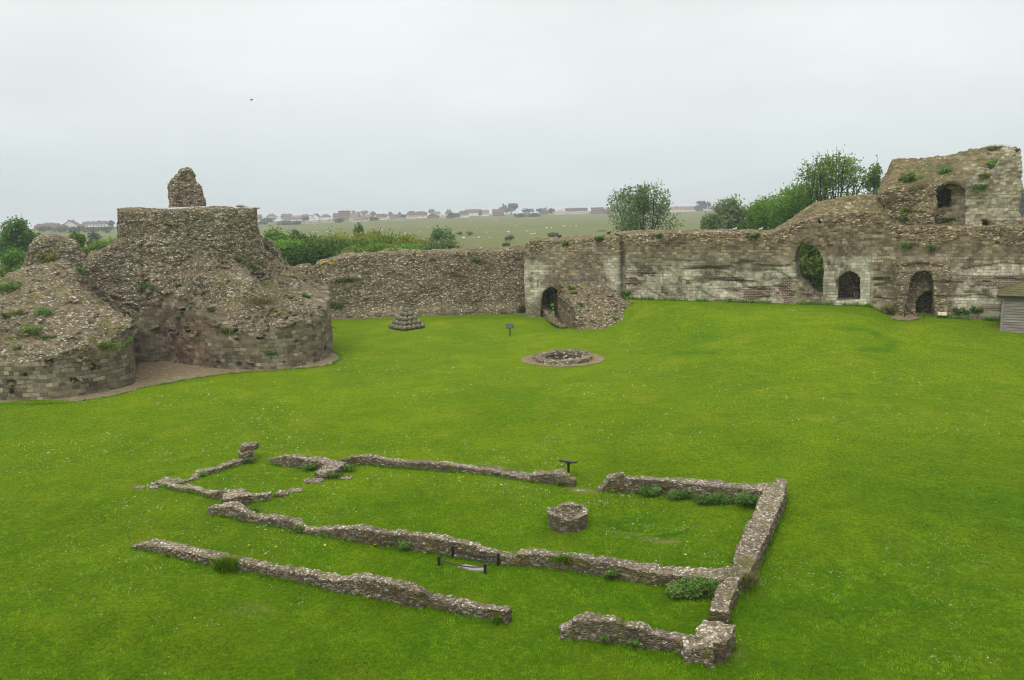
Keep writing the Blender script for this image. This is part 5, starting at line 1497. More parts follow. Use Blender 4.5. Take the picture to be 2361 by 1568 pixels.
for x, y, w_, h_, lb in [(2300, 340, 40, 10, 'dry grass fringe on the turret top'), (2120, 430, 60, 14, 'dry grass on the turret slope by the round bush'), (555, 477, 22, 8, 'dry grass on the flat top of the upper keep wall'), (600, 690, 70, 18, 'dry grass ledge on the right bastion'), (2050, 460, 30, 10, 'dry grass on the sloping wall top by the turret')]:
    herb('dry_grass', lb, x, y, w_, h_, M['dry'], 260, leaf=.07, group='dry grass on the ruins', cat='dry grass', grass=True)

# ------------------------------------------------------------------ grass, daisies
WALLRUNS = [runA, runB, runB0, runC, runD, runD2, runE, runF, runF2, runH, runH1, runH2]


def wall_mask(x, y, grow=0.0):
    m = np.zeros(len(x), bool)
    for r in WALLRUNS:
        for a, b in zip(r[:-1], r[1:]):
            ex, ey = b[0] - a[0], b[1] - a[1]; t = np.clip(((x - a[0]) * ex + (y - a[1]) * ey) / (ex * ex + ey * ey + 1e-9), 0, 1)
            m |= np.hypot(x - a[0] - ex * t, y - a[1] - ey * t) < (a[2] + (b[2] - a[2]) * t) / 2 + grow
    return m


N = 620000
yy = 11.5 * (50.0 / 11.5) ** rng.random(N)
yy = yy[rng.random(N) < np.clip((50 - yy) / 24.0, 0, 1)]; N = len(yy)
xx = (rng.random(N) - .5) * 2 * (yy * .70 + 1.5)
ok = ~wall_mask(xx, yy, -.03)
gpt = [tuple(p[:2]) for p in g0]
ok &= poly_sdf(xx, yy, gpt) > .0
xx, yy = xx[ok], yy[ok]; n1 = len(xx)
lg = fbm(np.c_[xx * .9, yy * .9, 0 * xx], 3, 12)
hgt = rng.uniform(.020, .048, n1) * (1 + .5 * lg)
# longer growth left by the mower at the foot of the walls
ex_, ey_ = [], []
for r in WALLRUNS:
    for a, b in zip(r[:-1], r[1:]):
        L = math.hypot(b[0] - a[0], b[1] - a[1]); k = int(L * 260)
        if k < 1: continue
        t = rng.random(k); s_ = rng.choice([-1, 1], k); px_, py_ = -(b[1] - a[1]) / L, (b[0] - a[0]) / L
        o_ = s_ * ((a[2] + (b[2] - a[2]) * t) / 2 + np.abs(rng.normal(0, .07, k)))
        ex_.append(a[0] + (b[0] - a[0]) * t + px_ * o_); ey_.append(a[1] + (b[1] - a[1]) * t + py_ * o_)
ex_ = np.concatenate(ex_); ey_ = np.concatenate(ey_); ok = ~wall_mask(ex_, ey_, -.04); ex_, ey_ = ex_[ok], ey_[ok]
xx = np.r_[xx, ex_]; yy = np.r_[yy, ey_]; hgt = np.r_[hgt, rng.uniform(.05, .13, len(ex_))]
# and at the foot of the tall walls
fu = rng.uniform(.2, 31.5, 5200); fu = fu[fbm(np.c_[fu * .8, 0 * fu, 0 * fu], 2, 61) > -.25]; fw = -.38 - np.abs(rng.normal(0, .12, len(fu)))
fx, fy = W0[0] + WDIR[0] * fu + WBACK[0] * fw, W0[1] + WDIR[1] * fu + WBACK[1] * fw
kx = np.array([p_[0] for p_ in outer]); ky = np.array([p_[1] for p_ in outer]); kt = rng.uniform(0, len(outer) - 1.01, 3000); ki = kt.astype(int)
ox_ = kx[ki] + (kx[ki + 1] - kx[ki]) * (kt - ki) + rng.normal(0, .10, 3000); oy_ = ky[ki] + (ky[ki + 1] - ky[ki]) * (kt - ki) - np.abs(rng.normal(0, .12, 3000)) + .05
n2 = len(fx) + len(ox_); ex_ = np.r_[ex_, fx, ox_]; ey_ = np.r_[ey_, fy, oy_]
xx = np.r_[xx, fx, ox_]; yy = np.r_[yy, fy, oy_]; hgt = np.r_[hgt, rng.uniform(.12, .42, len(fx)), rng.uniform(.06, .14, len(ox_))]
n = len(xx); zz = lawn_z(xx, yy) - .004
a = rng.uniform(0, 6.28, n); clump = np.clip(fbm(np.c_[xx * 5.5, yy * 5.5, 0 * xx], 2, 46) * 2.6, -1, 1); hgt = hgt * (1 + .55 * clump); lean = hgt * rng.uniform(.2, .9, n); wd = np.r_[np.full(n1, .0085), np.full(len(ex_), .009)] * np.clip(yy / 20, .8, 1.8)
B0 = np.c_[xx - np.sin(a) * wd, yy + np.cos(a) * wd, zz]; B1 = np.c_[xx + np.sin(a) * wd, yy - np.cos(a) * wd, zz]; TP = np.c_[xx + np.cos(a) * lean, yy + np.sin(a) * lean, zz + hgt]
V = np.stack([B0, B1, TP], 1).reshape(-1, 3)
tint = np.clip(.48 + rng.normal(0, .22, n), 0, 1); tint[:n1] = np.clip(tint[:n1] + .45 * fbm(np.c_[xx[:n1] * .22, yy[:n1] * .22, 0 * xx[:n1]], 3, 44) + .75 * fbm(np.c_[xx[:n1] * 1.6, yy[:n1] * 1.6, 0 * xx[:n1]], 2, 45) + .40 * clump[:n1], 0, 1)
tag(add_obj('grass', np_mesh('grass', V, np.arange(3 * n).reshape(n, 3), dict(tint=np.repeat(tint, 3)), False, M['blade'])), 'short mown grass blades over the near lawn', kind='stuff')

dn = 14000
dy_ = 12 * (66 / 12.0) ** rng.random(dn); dx_ = (rng.random(dn) - .5) * 2 * (dy_ * .68)
m = fbm(np.c_[dx_ * .22, dy_ * .22, 0 * dx_], 3, 91) + .35 * fbm(np.c_[dx_ * 1.5, dy_ * 1.5, 0 * dx_], 2, 19) > .10
m &= dx_ < 25; dx_, dy_ = dx_[m], dy_[m]
for k, cx_, cy_, c_, sdx in [(K3, 550, 378, 22, .35), (K3, 1000, 402, 8, .15), (K4, 2090, 890, 16, .25), (K2, 1640, 400, 60, .7), (K2, 1850, 500, 60, 1.0), (K3, 290, 460, 30, .35), (K6, 500, 470, 0, .1), (K5, 1920, 865, 8, .2), (K5, 620, 480, 14, .5)]:
    p = on_ground(*k(cx_, cy_)); dx_ = np.r_[dx_, rng.normal(p[0], sdx, c_)]; dy_ = np.r_[dy_, rng.normal(p[1], sdx * .7, c_)]
ok = ~wall_mask(dx_, dy_, .03); dx_, dy_ = dx_[ok], dy_[ok]; n = len(dx_)


def florets(x, y, r, z0):
    n = len(x); z = lawn_z(x, y) + z0
    an = np.linspace(0, 2 * np.pi, 7)[:-1]
    tx, ty = rng.normal(0, .25, n), rng.normal(0, .25, n)
    V = np.stack([np.c_[x + r * math.cos(q), y + r * math.sin(q), z + r * (tx * math.cos(q) + ty * math.sin(q))] for q in an], 1).reshape(-1, 3)
    return V, np.arange(6 * n).reshape(n, 6)


r_ = rng.uniform(.008, .016, n) * np.clip(dy_ / 22, .85, 1.9)
V, F = florets(dx_, dy_, r_, .045)
tag(add_obj('daisies', np_mesh('daisies', V, F, None, False, M['daisy'])), 'tiny white daisies and clover sprinkled over the lawn', kind='stuff')
ydp = [on_ground(*K3(1168, 1018)), on_ground(*K2(1270, 338)), on_ground(*K2(1235, 345)), on_ground(*K2(45, 945)), on_ground(*K2(490, 942)), on_ground(*K1(2185, 1185)), on_ground(*K1(1640, 1200)), on_ground(*K1(1525, 1275)), on_ground(*K1(1855, 445)), on_ground(*K1(2025, 1040)), on_ground(*K5(2180, 212)), on_ground(*K5(1340, 210))]
V, F = florets(np.zeros(1), np.zeros(1), np.array([.026]), 0)
V[:, 2] -= V[:, 2].mean()
dm = np_mesh('dandelion', V, F, None, False, M['yellow']); first = None
for i, p in enumerate(ydp):
    o = first.copy() if first else add_obj('dandelion', dm)
    if first: COL.objects.link(o)
    first = first or o
    o.location = (float(p[0]), float(p[1]), float(lawn_z(p[0], p[1])) + .07)
    if i == 0: o.scale = (1.8, 1.8, 1)
    tag(o, 'large yellow dandelion alone on the grass near the right end wall' if i == 0 else 'tiny yellow dandelion head in the chapel lawn', 'flower', 'dandelions in the lawn')


# ------------------------------------------------------------------ the far village
GV = 'houses of the far village'
V3 = lambda x, y: (571.8 + x * .20834, 455 + y * .20834)
V4 = lambda x, y: (1002.2 + x * .20834, 455 + y * .20834)
VL = lambda x, y: (x * .2157, 430.4 + y * .2157)
VR = lambda x, y: (1383.4 + x * .4140, 319.7 + y * .4140)
ORD = ['first', 'second', 'third', 'fourth', 'fifth', 'sixth', 'seventh', 'eighth', 'ninth', 'tenth', 'eleventh', 'twelfth', 'thirteenth', 'fourteenth', 'fifteenth']


def house(name, label, x, y, wpx, hpx, wall, roof, kind='side', chim=1, cat='house', rz=None):
    """wpx, hpx: apparent width and height on the sight grid; kind: side (ridge across the view), gable, hip, flat, dome"""
    g = on_ground(x, y, -3.0); d = float(np.hypot(g[0], g[1])); s = d / FPX
    w, ht = max(4.0, wpx * s), max(3.2, hpx * s)
    o = tag(empty(name, (g[0], g[1], -3.0), rng.uniform(-.25, .25) if rz is None else rz), label, cat, GV)
    dp = min(11.0, max(6.0, w * .75)); he = ht * {'side': .52, 'gable': .48, 'hip': .5, 'flat': .93, 'dome': .5, 'low': .62}[kind]
    MB().box((0, 0, he / 2 - .3), (w * .94, dp * .94, he + .6)).build('wall', wall, o)
    b = MB(); e = .35; x0, x1, y0, y1 = -w / 2, w / 2, -dp / 2 - e, dp / 2 + e
    if kind in ('side', 'low'):
        b.prism([(0, 0)] * 0 or [(y0, he - .15), (0, ht), (y1, he - .15)], x0, x1); bmesh.ops.rotate(b.bm, verts=b.bm.verts, cent=(0, 0, 0), matrix=Matrix.Rotation(math.pi / 2, 3, 'Z'))
    elif kind == 'gable':
        b.prism([(x0 - e, he - .15), (0, ht), (x1 + e, he - .15), (x1 + e - .5, he - .15), (0, ht - .5), (x0 - e + .5, he - .15)], y0, y1)
    elif kind == 'hip':
        q = [(x0 - e, y0, he), (x1 + e, y0, he), (x1 + e, y1, he), (x0 - e, y1, he)]; r_ = [(x0 * .35, 0, ht), (x1 * .35, 0, ht)]
        for f in ((q[0], q[1], r_[1], r_[0]), (q[1], q[2], r_[1]), (q[2], q[3], r_[0], r_[1]), (q[3], q[0], r_[0]), (q[3], q[2], q[1], q[0])): b.poly(f)
    elif kind == 'flat':
        b.box((0, 0, he + ht * .035), (w, dp, ht * .07))
    else:
        seg = 14
        for i in range(5):
            a0, a1 = i / 5 * math.pi / 2, (i + 1) / 5 * math.pi / 2
            for j in range(seg):
                t0, t1 = j / seg * 6.2832, (j + 1) / seg * 6.2832
                b.poly([(math.cos(a) * math.cos(t) * w / 2, math.cos(a) * math.sin(t) * w / 2, he + math.sin(a) * (ht * .88 - he)) for a, t in ((a0, t0), (a0, t1), (a1, t1), (a1, t0))])
        b.tube([(0, 0, ht * .86), (0, 0, ht)], .35, .12, 6)
    bmesh.ops.remove_doubles(b.bm, verts=b.bm.verts, dist=.001)
    rf = b.build('roof', roof, o)
    if kind == 'gable':      # the gable end itself
        gb = MB(); gb.prism([(-w * .47, he - .2), (w * .47, he - .2), (0, ht - .55)], -dp * .47, dp * .47); gb.build('gable', wall, o)
    for c in range(chim):
        cx = (-.38 + .76 * (c + .5) / chim) * w if chim > 1 else w * .3 * rng.choice([-1, 1])
        MB().box((cx, 0, ht * .98), (.8, .7, 1.9)).build('chimney', M['brickwall'], rf)
    nw = max(1, min(6, int(w / 3.0)))
    fl = max(1, int(he / 2.6))
    for f_ in range(fl):
        for i in range(nw):
            f0 = MB().box(((i + .5) / nw * w * .86 - w * .43, -dp * .47 - .02, (f_ + .55) * he / fl), (1.3, .10, 1.15)).build('window', M['white'], o)
            MB().box(((i + .5) / nw * w * .86 - w * .43, -dp * .47 - .06, (f_ + .55) * he / fl), (1.05, .06, .9)).build('pane', M['glass'], f0)
    return o


W_, C_, B_ = M['white'], M['creamwall'], M['brickwall']
RR, RB, RG, RP = M['redroof'], M['brownroof'], M['greyroof'], M['paleroof']
HS = [  # grid, x, y of the foot, width, height, wall, roof, kind, chimneys, label
    (V3, 118, 262, 70, 66, B_, RB, 'side', 1, 'brown roofed house nearest the right edge of the keep wall'), (V3, 130, 262, 60, 16, W_, RG, 'low', 0, 'white bungalow nearest the right edge of the keep wall'),
    (V3, 262, 245, 96, 58, C_, RB, 'hip', 2, 'cream house with a wide brown hipped roof, left part of the village'), (V3, 320, 246, 50, 40, W_, RR, 'gable', 0, 'white gabled annex beside the cream hipped house'), (V3, 430, 245, 108, 58, B_, RB, 'side', 2, 'tall dark brown roof with end chimneys, left part of the village'),
    (V3, 436, 266, 60, 30, C_, RG, 'low', 0, 'small cream bungalow in front of the tall brown roof'), (V3, 545, 248, 120, 44, B_, RR, 'side', 1, 'long low reddish roof right of the tall brown roof'), (V3, 610, 288, 80, 32, W_, RG, 'hip', 0, 'left one of the two white bungalows nearest the marsh'),
    (V3, 715, 288, 112, 34, W_, RP, 'hip', 0, 'right one of the two white bungalows nearest the marsh'), (V3, 688, 250, 72, 56, W_, RG, 'gable', 1, 'white house with a steep grey gable, second from the left of its pair'), (V3, 755, 248, 92, 64, W_, RB, 'gable', 2, 'white house with twin chimneys and a brown gable'),
    (V3, 632, 240, 60, 48, B_, RB, 'side', 1, 'dark house squeezed left of the grey gable'), (V3, 866, 246, 108, 56, W_, RB, 'hip', 1, 'white walls under a broad brown hip, centre left of the village'), (V3, 860, 275, 90, 26, W_, RP, 'low', 0, 'white low house below the broad brown hip'), (V3, 925, 275, 70, 30, W_, RG, 'gable', 0, 'small white gable beside the low white house'),
    (V3, 985, 245, 78, 66, B_, RB, 'side', 1, 'dark brown house left of the big dark block'), (V3, 1072, 250, 116, 96, B_, RB, 'flat', 2, 'big dark brown flat-topped block in the middle of the village'), (V3, 1182, 255, 100, 70, C_, RR, 'side', 1, 'bright red roofed house right of the dark block'),
    (V3, 1200, 268, 64, 26, W_, RG, 'low', 0, 'white low house in front of the bright red roof'), (V3, 1305, 250, 150, 56, C_, RR, 'side', 2, 'long red roof left of the domed house'), (V3, 1290, 265, 70, 20, W_, RG, 'low', 0, 'tiny white hut below the long red roof'), (V3, 1385, 240, 74, 92, C_, RB, 'dome', 0, 'house with a rounded dome roof and a finial'),
    (V3, 1478, 250, 120, 62, W_, RB, 'side', 2, 'white and brown house just right of the dome'), (V3, 1580, 242, 70, 78, W_, RB, 'hip', 0, 'white house with a rounded brown hip, second right of the dome'), (V3, 1640, 246, 120, 56, B_, RB, 'side', 1, 'brown house between the rounded hip and the small tower'), (V3, 1680, 240, 44, 76, B_, RB, 'hip', 0, 'narrow tower-like brown house'),
    (V3, 1650, 252, 150, 20, W_, RG, 'low', 0, 'long white low row at the marsh edge, right of the dome'), (V3, 1808, 238, 112, 84, C_, RB, 'hip', 1, 'tall house with the largest brown hipped roof'), (V3, 1905, 232, 146, 68, W_, RB, 'side', 3, 'white windowed house with three chimneys next to the largest hip'), (V3, 1918, 215, 60, 58, W_, RG, 'flat', 0, 'pale flat-topped house behind the three chimneys'),
    (V3, 2052, 232, 118, 56, B_, RR, 'gable', 0, 'red brick gable end close to the marsh'), (V3, 2142, 222, 60, 30, W_, RP, 'low', 0, 'small white house right of the red gable'), (V3, 2090, 205, 80, 46, W_, RG, 'side', 1, 'pale house behind the red gable'), (V3, 2225, 225, 80, 86, W_, RG, 'hip', 2, 'white villa with a grey roof, half hidden by trees'),
    (V4, 312, 225, 136, 74, W_, RB, 'hip', 0, 'low white house with a dark hipped roof, left of the long terrace'), (V4, 430, 205, 190, 70, W_, RB, 'side', 4, 'long white terrace with four chimneys'), (V4, 435, 205, 70, 38, W_, RP, 'low', 0, 'white house in front of the long terrace'), (V4, 565, 208, 78, 66, W_, RR, 'side', 2, 'white house with a red roof at the right end of the terrace'),
    (V4, 705, 208, 134, 76, B_, RB, 'side', 0, 'large dark brick barn left of the biggest village tree'), (V4, 1218, 190, 70, 72, B_, RB, 'hip', 1, 'brown hipped house between two round village trees'), (V4, 1390, 187, 132, 50, W_, RP, 'hip', 0, 'pale wide hipped roof left of the long brick block'), (V4, 1568, 182, 250, 62, B_, RP, 'flat', 5, 'longest red brick block with a row of chimneys'),
    (V4, 1570, 184, 270, 28, W_, RP, 'low', 0, 'white low row in front of the longest brick block'), (V4, 1800, 182, 136, 68, B_, RR, 'flat', 0, 'red brick block right of the longest one'), (V4, 1912, 180, 76, 54, B_, RB, 'side', 0, 'dark brown house right of the red brick block'), (V4, 1975, 180, 50, 98, B_, RB, 'flat', 0, 'tall narrow block at the left edge of the rounded grey tree'),
    (VL, 20, 470, 60, 46, W_, RB, 'side', 0, 'house at the far left edge behind the large dark tree'), (VL, 428, 462, 80, 56, B_, RB, 'hip', 0, 'brown house just right of the large dark tree'), (VL, 520, 458, 100, 56, B_, RB, 'side', 3, 'brown row with three chimneys left of the keep'), (VL, 600, 460, 70, 58, C_, RB, 'side', 1, 'cream house in the row left of the keep'),
    (VL, 680, 458, 60, 50, B_, RB, 'hip', 0, 'small brown hip left of the gabled house by the keep'), (VL, 770, 450, 124, 78, W_, RB, 'gable', 2, 'large white gabled house left of the keep'), (VL, 880, 448, 70, 40, W_, RB, 'hip', 0, 'low house right of the large white gable'), (VL, 1005, 432, 180, 52, W_, RB, 'side', 3, 'long brown roofed terrace left of the keep'),
    (VL, 1100, 432, 84, 58, W_, RB, 'side', 1, 'white ended house next to the keep wall'), (VR, 330, 408, 60, 26, B_, RB, 'side', 0, 'brown house peeping left of the far terrace by the grey tree'), (VR, 460, 406, 146, 26, W_, RR, 'side', 6, 'far red roofed terrace right of the rounded grey tree'), (VR, 610, 402, 50, 18, W_, RG, 'low', 0, 'far white house right of the far round tree')]
for k, x, y, w_, h_, wl, rf, kd, ch, lb in HS:
    house('village_house', lb, *k(x, y), w_ * (.4140 if k is VR else .2157 if k is VL else .20834), h_ * (.4140 if k is VR else .2157 if k is VL else .20834), wl, rf, kd, ch)

GVT = 'trees of the far village'
for k, x, y, w_, h_, lb in [
    (V4, 842, 192, 178, 122, 'biggest round tree of the far village'), (V4, 740, 160, 80, 46, 'village tree behind the dark barn'), (V4, 1035, 185, 128, 58, 'broad village tree right of the biggest one'), (V4, 1165, 184, 92, 60, 'round village tree left of the brown hipped house'), (V4, 1290, 188, 82, 62, 'round village tree right of the brown hipped house'),
    (V3, 1165, 200, 46, 50, 'village pine right of the dark block'), (V3, 1222, 205, 44, 40, 'small village tree right of the pine'), (V3, 1288, 200, 96, 50, 'flat topped village pine left of the dome'), (V3, 2025, 190, 80, 52, 'dark village pine behind the red gable'), (V3, 640, 262, 90, 46, 'village tree before the grey gable house'),
    (V3, 1010, 285, 120, 48, 'village tree below the dark brown house'), (V3, 1395, 262, 110, 40, 'village tree below the dome'), (V3, 220, 275, 150, 46, 'village bushes below the cream hipped house'), (V3, 2240, 238, 120, 60, 'village tree clump before the white villa'), (V3, 1720, 240, 70, 46, 'village tree left of the largest hip'), (V4, 220, 228, 130, 52, 'village trees left of the white house with dark hip'),
    (V4, 510, 208, 50, 50, 'village tree between the terrace and its red roofed end'), (V4, 950, 222, 150, 44, 'dark bush at the marsh edge under the biggest tree'), (V4, 1100, 215, 170, 36, 'long dark bush at the marsh edge under the two round trees'), (V3, 420, 305, 250, 46, 'long dark thicket at the marsh edge, left part'), (V3, 170, 300, 130, 36, 'dark thicket beside the keep at the marsh edge'), (V3, 545, 302, 110, 36, 'thicket left of the white bungalows'),
    (VL, 1185, 450, 80, 86, 'village tree against the left side of the keep'), (VL, 470, 485, 160, 60, 'hazy wood left part, below the row by the dark tree'), (VL, 640, 490, 190, 60, 'hazy wood under the cream house left of the keep'), (VL, 820, 490, 190, 64, 'hazy wood under the large white gable'), (VL, 990, 485, 180, 56, 'hazy wood under the brown roofed terrace'), (VL, 1140, 478, 150, 50, 'hazy wood against the keep'),
    (VR, 568, 405, 92, 56, 'far round tree alone right of the rounded grey tree'), (VR, 640, 405, 60, 30, 'far low trees right of the round one'), (VR, 340, 405, 30, 30, 'far tree at the left end of the far terrace')]:
    sc = .4140 if k is VR else .2157 if k is VL else .20834
    gx_, gy_ = k(x, y); g = on_ground(gx_, gy_, -3)
    tree('village_tree', lb, gx_, gy_ - h_ * sc, g[1], w_ * sc, M['leaf_far'], 7 if w_ < 140 else 10, trunk=.06, dens=2.2, group=GVT, limbs=2, gap=0, leaf=.13)

# ------------------------------------------------------------------ animals
def sheep_mesh():
    b = MB()
    b.ball((0, 0, .62), .36, 3, (1.55, .92, .88)); b.ball((.60, 0, .80), .14, 2, (1.4, .8, .85)); b.tube([(.42, 0, .74), (.58, 0, .80)], .19, .13, 8)
    for sx, sy in ((.34, .16), (.34, -.16), (-.36, .17), (-.36, -.17)):
        b.tube([(sx, sy, .5), (sx - .02 * np.sign(sx), sy, .26), (sx + .02, sy, 0)], .085, .04, 6)
    for s in (-1, 1): b.ball((.52, s * .13, .86), .06, 1, (.5, 1.4, .5))
    b.tube([(-.52, 0, .68), (-.60, 0, .5)], .06, .04, 6)
    return b


shp = None
SP = [(V4, 475, 347), (V4, 405, 265), (V4, 650, 260), (V4, 685, 258), (V4, 897, 320), (V4, 915, 318), (V4, 808, 390), (V4, 822, 396), (V4, 1242, 350), (V4, 1293, 349), (V4, 1415, 327), (V4, 1440, 327), (V4, 1497, 330), (V4, 1567, 327), (V4, 1018, 385), (V4, 1060, 380), (V4, 1072, 417), (V4, 1105, 415), (V4, 198, 465), (V4, 212, 482),
      (V4, 315, 462), (V4, 325, 463), (V4, 432, 461), (V4, 490, 460), (V4, 601, 470), (V4, 222, 402), (V4, 575, 400), (V3, 1990, 350), (V3, 2035, 345), (V3, 1912, 390), (V3, 1385, 347), (V3, 1480, 366), (V3, 740, 312), (V3, 875, 392), (V3, 725, 388), (V3, 760, 390), (V3, 685, 462), (V3, 915, 440), (V3, 1545, 435), (V3, 2260, 465), (V3, 2275, 480), (V3, 1740, 412), (V3, 370, 322), (V3, 230, 298)]
for i, (k, x, y) in enumerate(SP):
    g = on_ground(*k(x, y), -3)
    if shp is None: o = shp = sheep_mesh().build('sheep', M['sheep'], None, None, True)
    else:
        o = shp.copy(); COL.objects.link(o)
    o.location = (float(g[0]), float(g[1]), -3.0); o.rotation_euler = (0, 0, float(rng.uniform(0, 6.28))); s_ = float(rng.uniform(.8, 1.0)); o.scale = (s_, s_, s_)
    near = g[1] < 420
    tag(o, 'white sheep grazing on the greener near marsh behind the curtain wall' if near else 'white sheep, a tiny speck out on the wide olive marsh', 'sheep', 'sheep grazing nearer the castle' if near else 'sheep scattered far over the marsh')
for i, (x, y) in enumerate(((1135, 498), (1148, 499), (1162, 497))):
    g = on_ground(*VL(x, y), -3)
    b = MB(); b.ball((0, 0, 1.0), .5, 3, (1.9, .85, .95)); b.tube([(.75, 0, 1.15), (1.15, 0, 1.2)], .28, .2, 8); b.ball((1.32, 0, 1.12), .2, 2, (1.6, .8, .85))
    for sx, sy in ((.62, .22), (.62, -.22), (-.7, .22), (-.7, -.22)): b.tube([(sx, sy, .8), (sx - .04 * np.sign(sx), sy, .42), (sx + .03, sy, 0)], .15, .06, 6)
    b.tube([(-.92, 0, 1.25), (-1.0, 0, .6)], .05, .04, 6)
    o = b.build('cow', M['cow'], None, (g[0], g[1], -3.0), True); o.rotation_euler = (0, 0, rng.uniform(-.5, .5))
    tag(o, '%s of three dark cows on the far green field left of the keep' % ('leftmost', 'middle one', 'rightmost')[i], 'cow', 'cows on the far field')


def bird(label, p, mat, rz, sc=1.0, fly=False, cat='bird'):
    b = MB()
    b.ball((0, 0, .13), .075, 2, (1.9, .9, 1.0)); b.ball((.13, 0, .21), .045, 2, (1.15, .9, .95)); b.tube([(.09, 0, .16), (.12, 0, .2)], .055, .04, 8)
    b.tube([(.165, 0, .21), (.215, 0, .203)], .016, .004, 6)
    b.box((-.2, 0, .11), (.17, .07, .015), ry=R(12))
    if fly:
        for s in (-1, 1):
            b.poly([(.08, s * .05, .15), (.03, s * .26, .22), (-.02, s * .46, .17), (-.06, s * .26, .2), (-.08, s * .05, .15)])
            b.poly([(-.08, s * .05, .138), (-.06, s * .26, .188), (-.02, s * .46, .165), (.03, s * .26, .208), (.08, s * .05, .138)])
    else:
        for s in (-1, 1):
            b.ball((-.02, s * .06, .14), .05, 2, (2.0, .4, .9)); b.tube([(.02, s * .025, .08), (.025, s * .025, 0)], .008, .006, 5)
    o = b.build('bird', mat, None, p, True); o.rotation_euler = (0, 0, rz); o.scale = (sc, sc, sc)
    return tag(o, label, cat, 'birds')


for x, y, lb, rz in ((2285, 349, 'black crow standing on the turret top', 2.6), (2349, 351, 'dark bird at the right corner of the turret top', .4), (1290, 549, 'black bird on the left half of the gate tower top', .2), (1424, 546, 'black bird at the right corner of the gate tower top', 2.9), (1404, 541, 'grey and dark bird beside the bush on the gate tower', .3)):
    p = None
    for dy in range(0, 14):
        p = shot(x, y + dy)
        if p is not None and p[1] < 100: break
    if p is not None and p[1] < 100: bird(lb, p + np.array([0, .15, -.02]), M['crow'], rz, 1.35)
for x, y, lb in ((1695, 531, 'pale bird on the long wall top near the middle'), (1755, 531, 'pale bird on the long wall top nearer the slope')):
    p = shot(x, y + 3)
    if p is not None and p[1] < 100: bird(lb, p + np.array([0, .15, 0]), M['gull'], .5, 1.5)
bird('small grey bird flying high in the empty sky above the keep', at_dist(580, 233, 90), M['gull'], .4, 1.0, True)

# ------------------------------------------------------------------ visitor in the doorway
def skin_obj(name, verts, edges, radii, mat, parent, root=0, sub=1):
    me = bpy.data.meshes.new(name); me.from_pydata(verts, edges, [])
    o = bpy.data.objects.new(name, me); COL.objects.link(o)
    md = o.modifiers.new('s', 'SKIN'); md.use_smooth_shade = True
    for i, r_ in enumerate(radii):
        sv = me.skin_vertices[0].data[i]; sv.radius = r_ if isinstance(r_, tuple) else (r_, r_); sv.use_root = (i == root)
    o.modifiers.new('d', 'SUBSURF').levels = sub; o.modifiers['d'].render_levels = sub
    bpy.context.view_layer.update()
    m2 = bpy.data.meshes.new_from_object(o.evaluated_get(bpy.context.evaluated_depsgraph_get()))
    bpy.data.objects.remove(o)
    m2.name = name; m2.materials.clear()
    for p in m2.polygons: p.use_smooth = True
    return add_obj(name, m2, mat, parent)


uu = wall_uz(1973, 691, 1.4)
pp = wall_xyz(uu[0], 1.4, uu[1])
_h = SC.ray_cast(bpy.context.evaluated_depsgraph_get(), Vector(pp) + Vector((0, 0, 1.0)), Vector((0, 0, -1)))
if _h[0]: pp[2] = _h[1].z
per = tag(empty('person', pp, math.atan2(WDIR[1], WDIR[0]) + R(12)), 'person in a black top and dark shorts standing in the doorway of the right-hand wall', 'person')
PV = [(0, 0, .95), (0, .01, 1.12), (0, 0, 1.32), (0, 0, 1.46), (0, -.01, 1.53), (0, -.03, 1.62), (0, -.01, 1.72)]
PE = [(0, 1), (1, 2), (2, 3), (3, 4), (4, 5), (5, 6)]
PR = [(.14, .11), (.13, .10), (.155, .105), (.10, .075), .055, (.078, .092), (.06, .07)]
PV.append((0, -.125, 1.615)); PE.append((5, len(PV) - 1)); PR.append(.014)          # nose
for s in (-1, 1):
    b0 = len(PV)
    PV += [(s * .10, 0, .88), (s * .11, -.02, .50), (s * .115, .03, .28), (s * .115, .03, .08), (s * .125, -.15, .03)]
    PE += [(0, b0), (b0, b0 + 1), (b0 + 1, b0 + 2), (b0 + 2, b0 + 3), (b0 + 3, b0 + 4)]; PR += [.095, .06, .055, .038, .035]
    a0 = len(PV)
    PV += [(s * .17, 0, 1.41), (s * .25, .02, 1.14), (s * .24, -.10, .93), (s * .235, -.13, .86)]
    PE += [(3, a0), (a0, a0 + 1), (a0 + 1, a0 + 2), (a0 + 2, a0 + 3)]; PR += [.06, .045, .03, (.022, .04)]
    for f_ in range(5):
        t0 = len(PV); off = (-.045 + f_ * .022) if f_ < 4 else .05
        if f_ < 4: PV += [(s * .235, -.135 + off * .9, .81), (s * .225, -.145 + off * .9, .765 + .006 * abs(f_ - 1))]
        else: PV += [(s * .225, -.185, .85), (s * .215, -.20, .815)]
        PE += [(a0 + 3, t0), (t0, t0 + 1)]; PR += [.0095, .008]
skin_obj('person_body', PV, PE, PR, M['skin'], per, 0, 2)
skin_obj('shirt', [(0, 0, .93), (0, .01, 1.12), (0, 0, 1.32), (0, 0, 1.46), (-.17, 0, 1.41), (-.225, .012, 1.24), (.17, 0, 1.41), (.225, .012, 1.24)], [(0, 1), (1, 2), (2, 3), (3, 4), (4, 5), (3, 6), (6, 7)],
         [(.17, .14), (.16, .13), (.18, .13), (.12, .09), .085, .07, .085, .07], M['shirt'], per, 1, 2)
skin_obj('shorts', [(0, 0, .97), (-.10, 0, .86), (-.115, -.015, .55), (.10, 0, .86), (.115, -.015, .55)], [(0, 1), (1, 2), (0, 3), (3, 4)], [(.165, .14), .12, .095, .12, .095], M['shorts'], per, 0, 2)
hb = MB(); hb.ball((0, .012, 1.665), .098, 3, (.95, 1.08, .95)); hb.bm.verts.ensure_lookup_table()
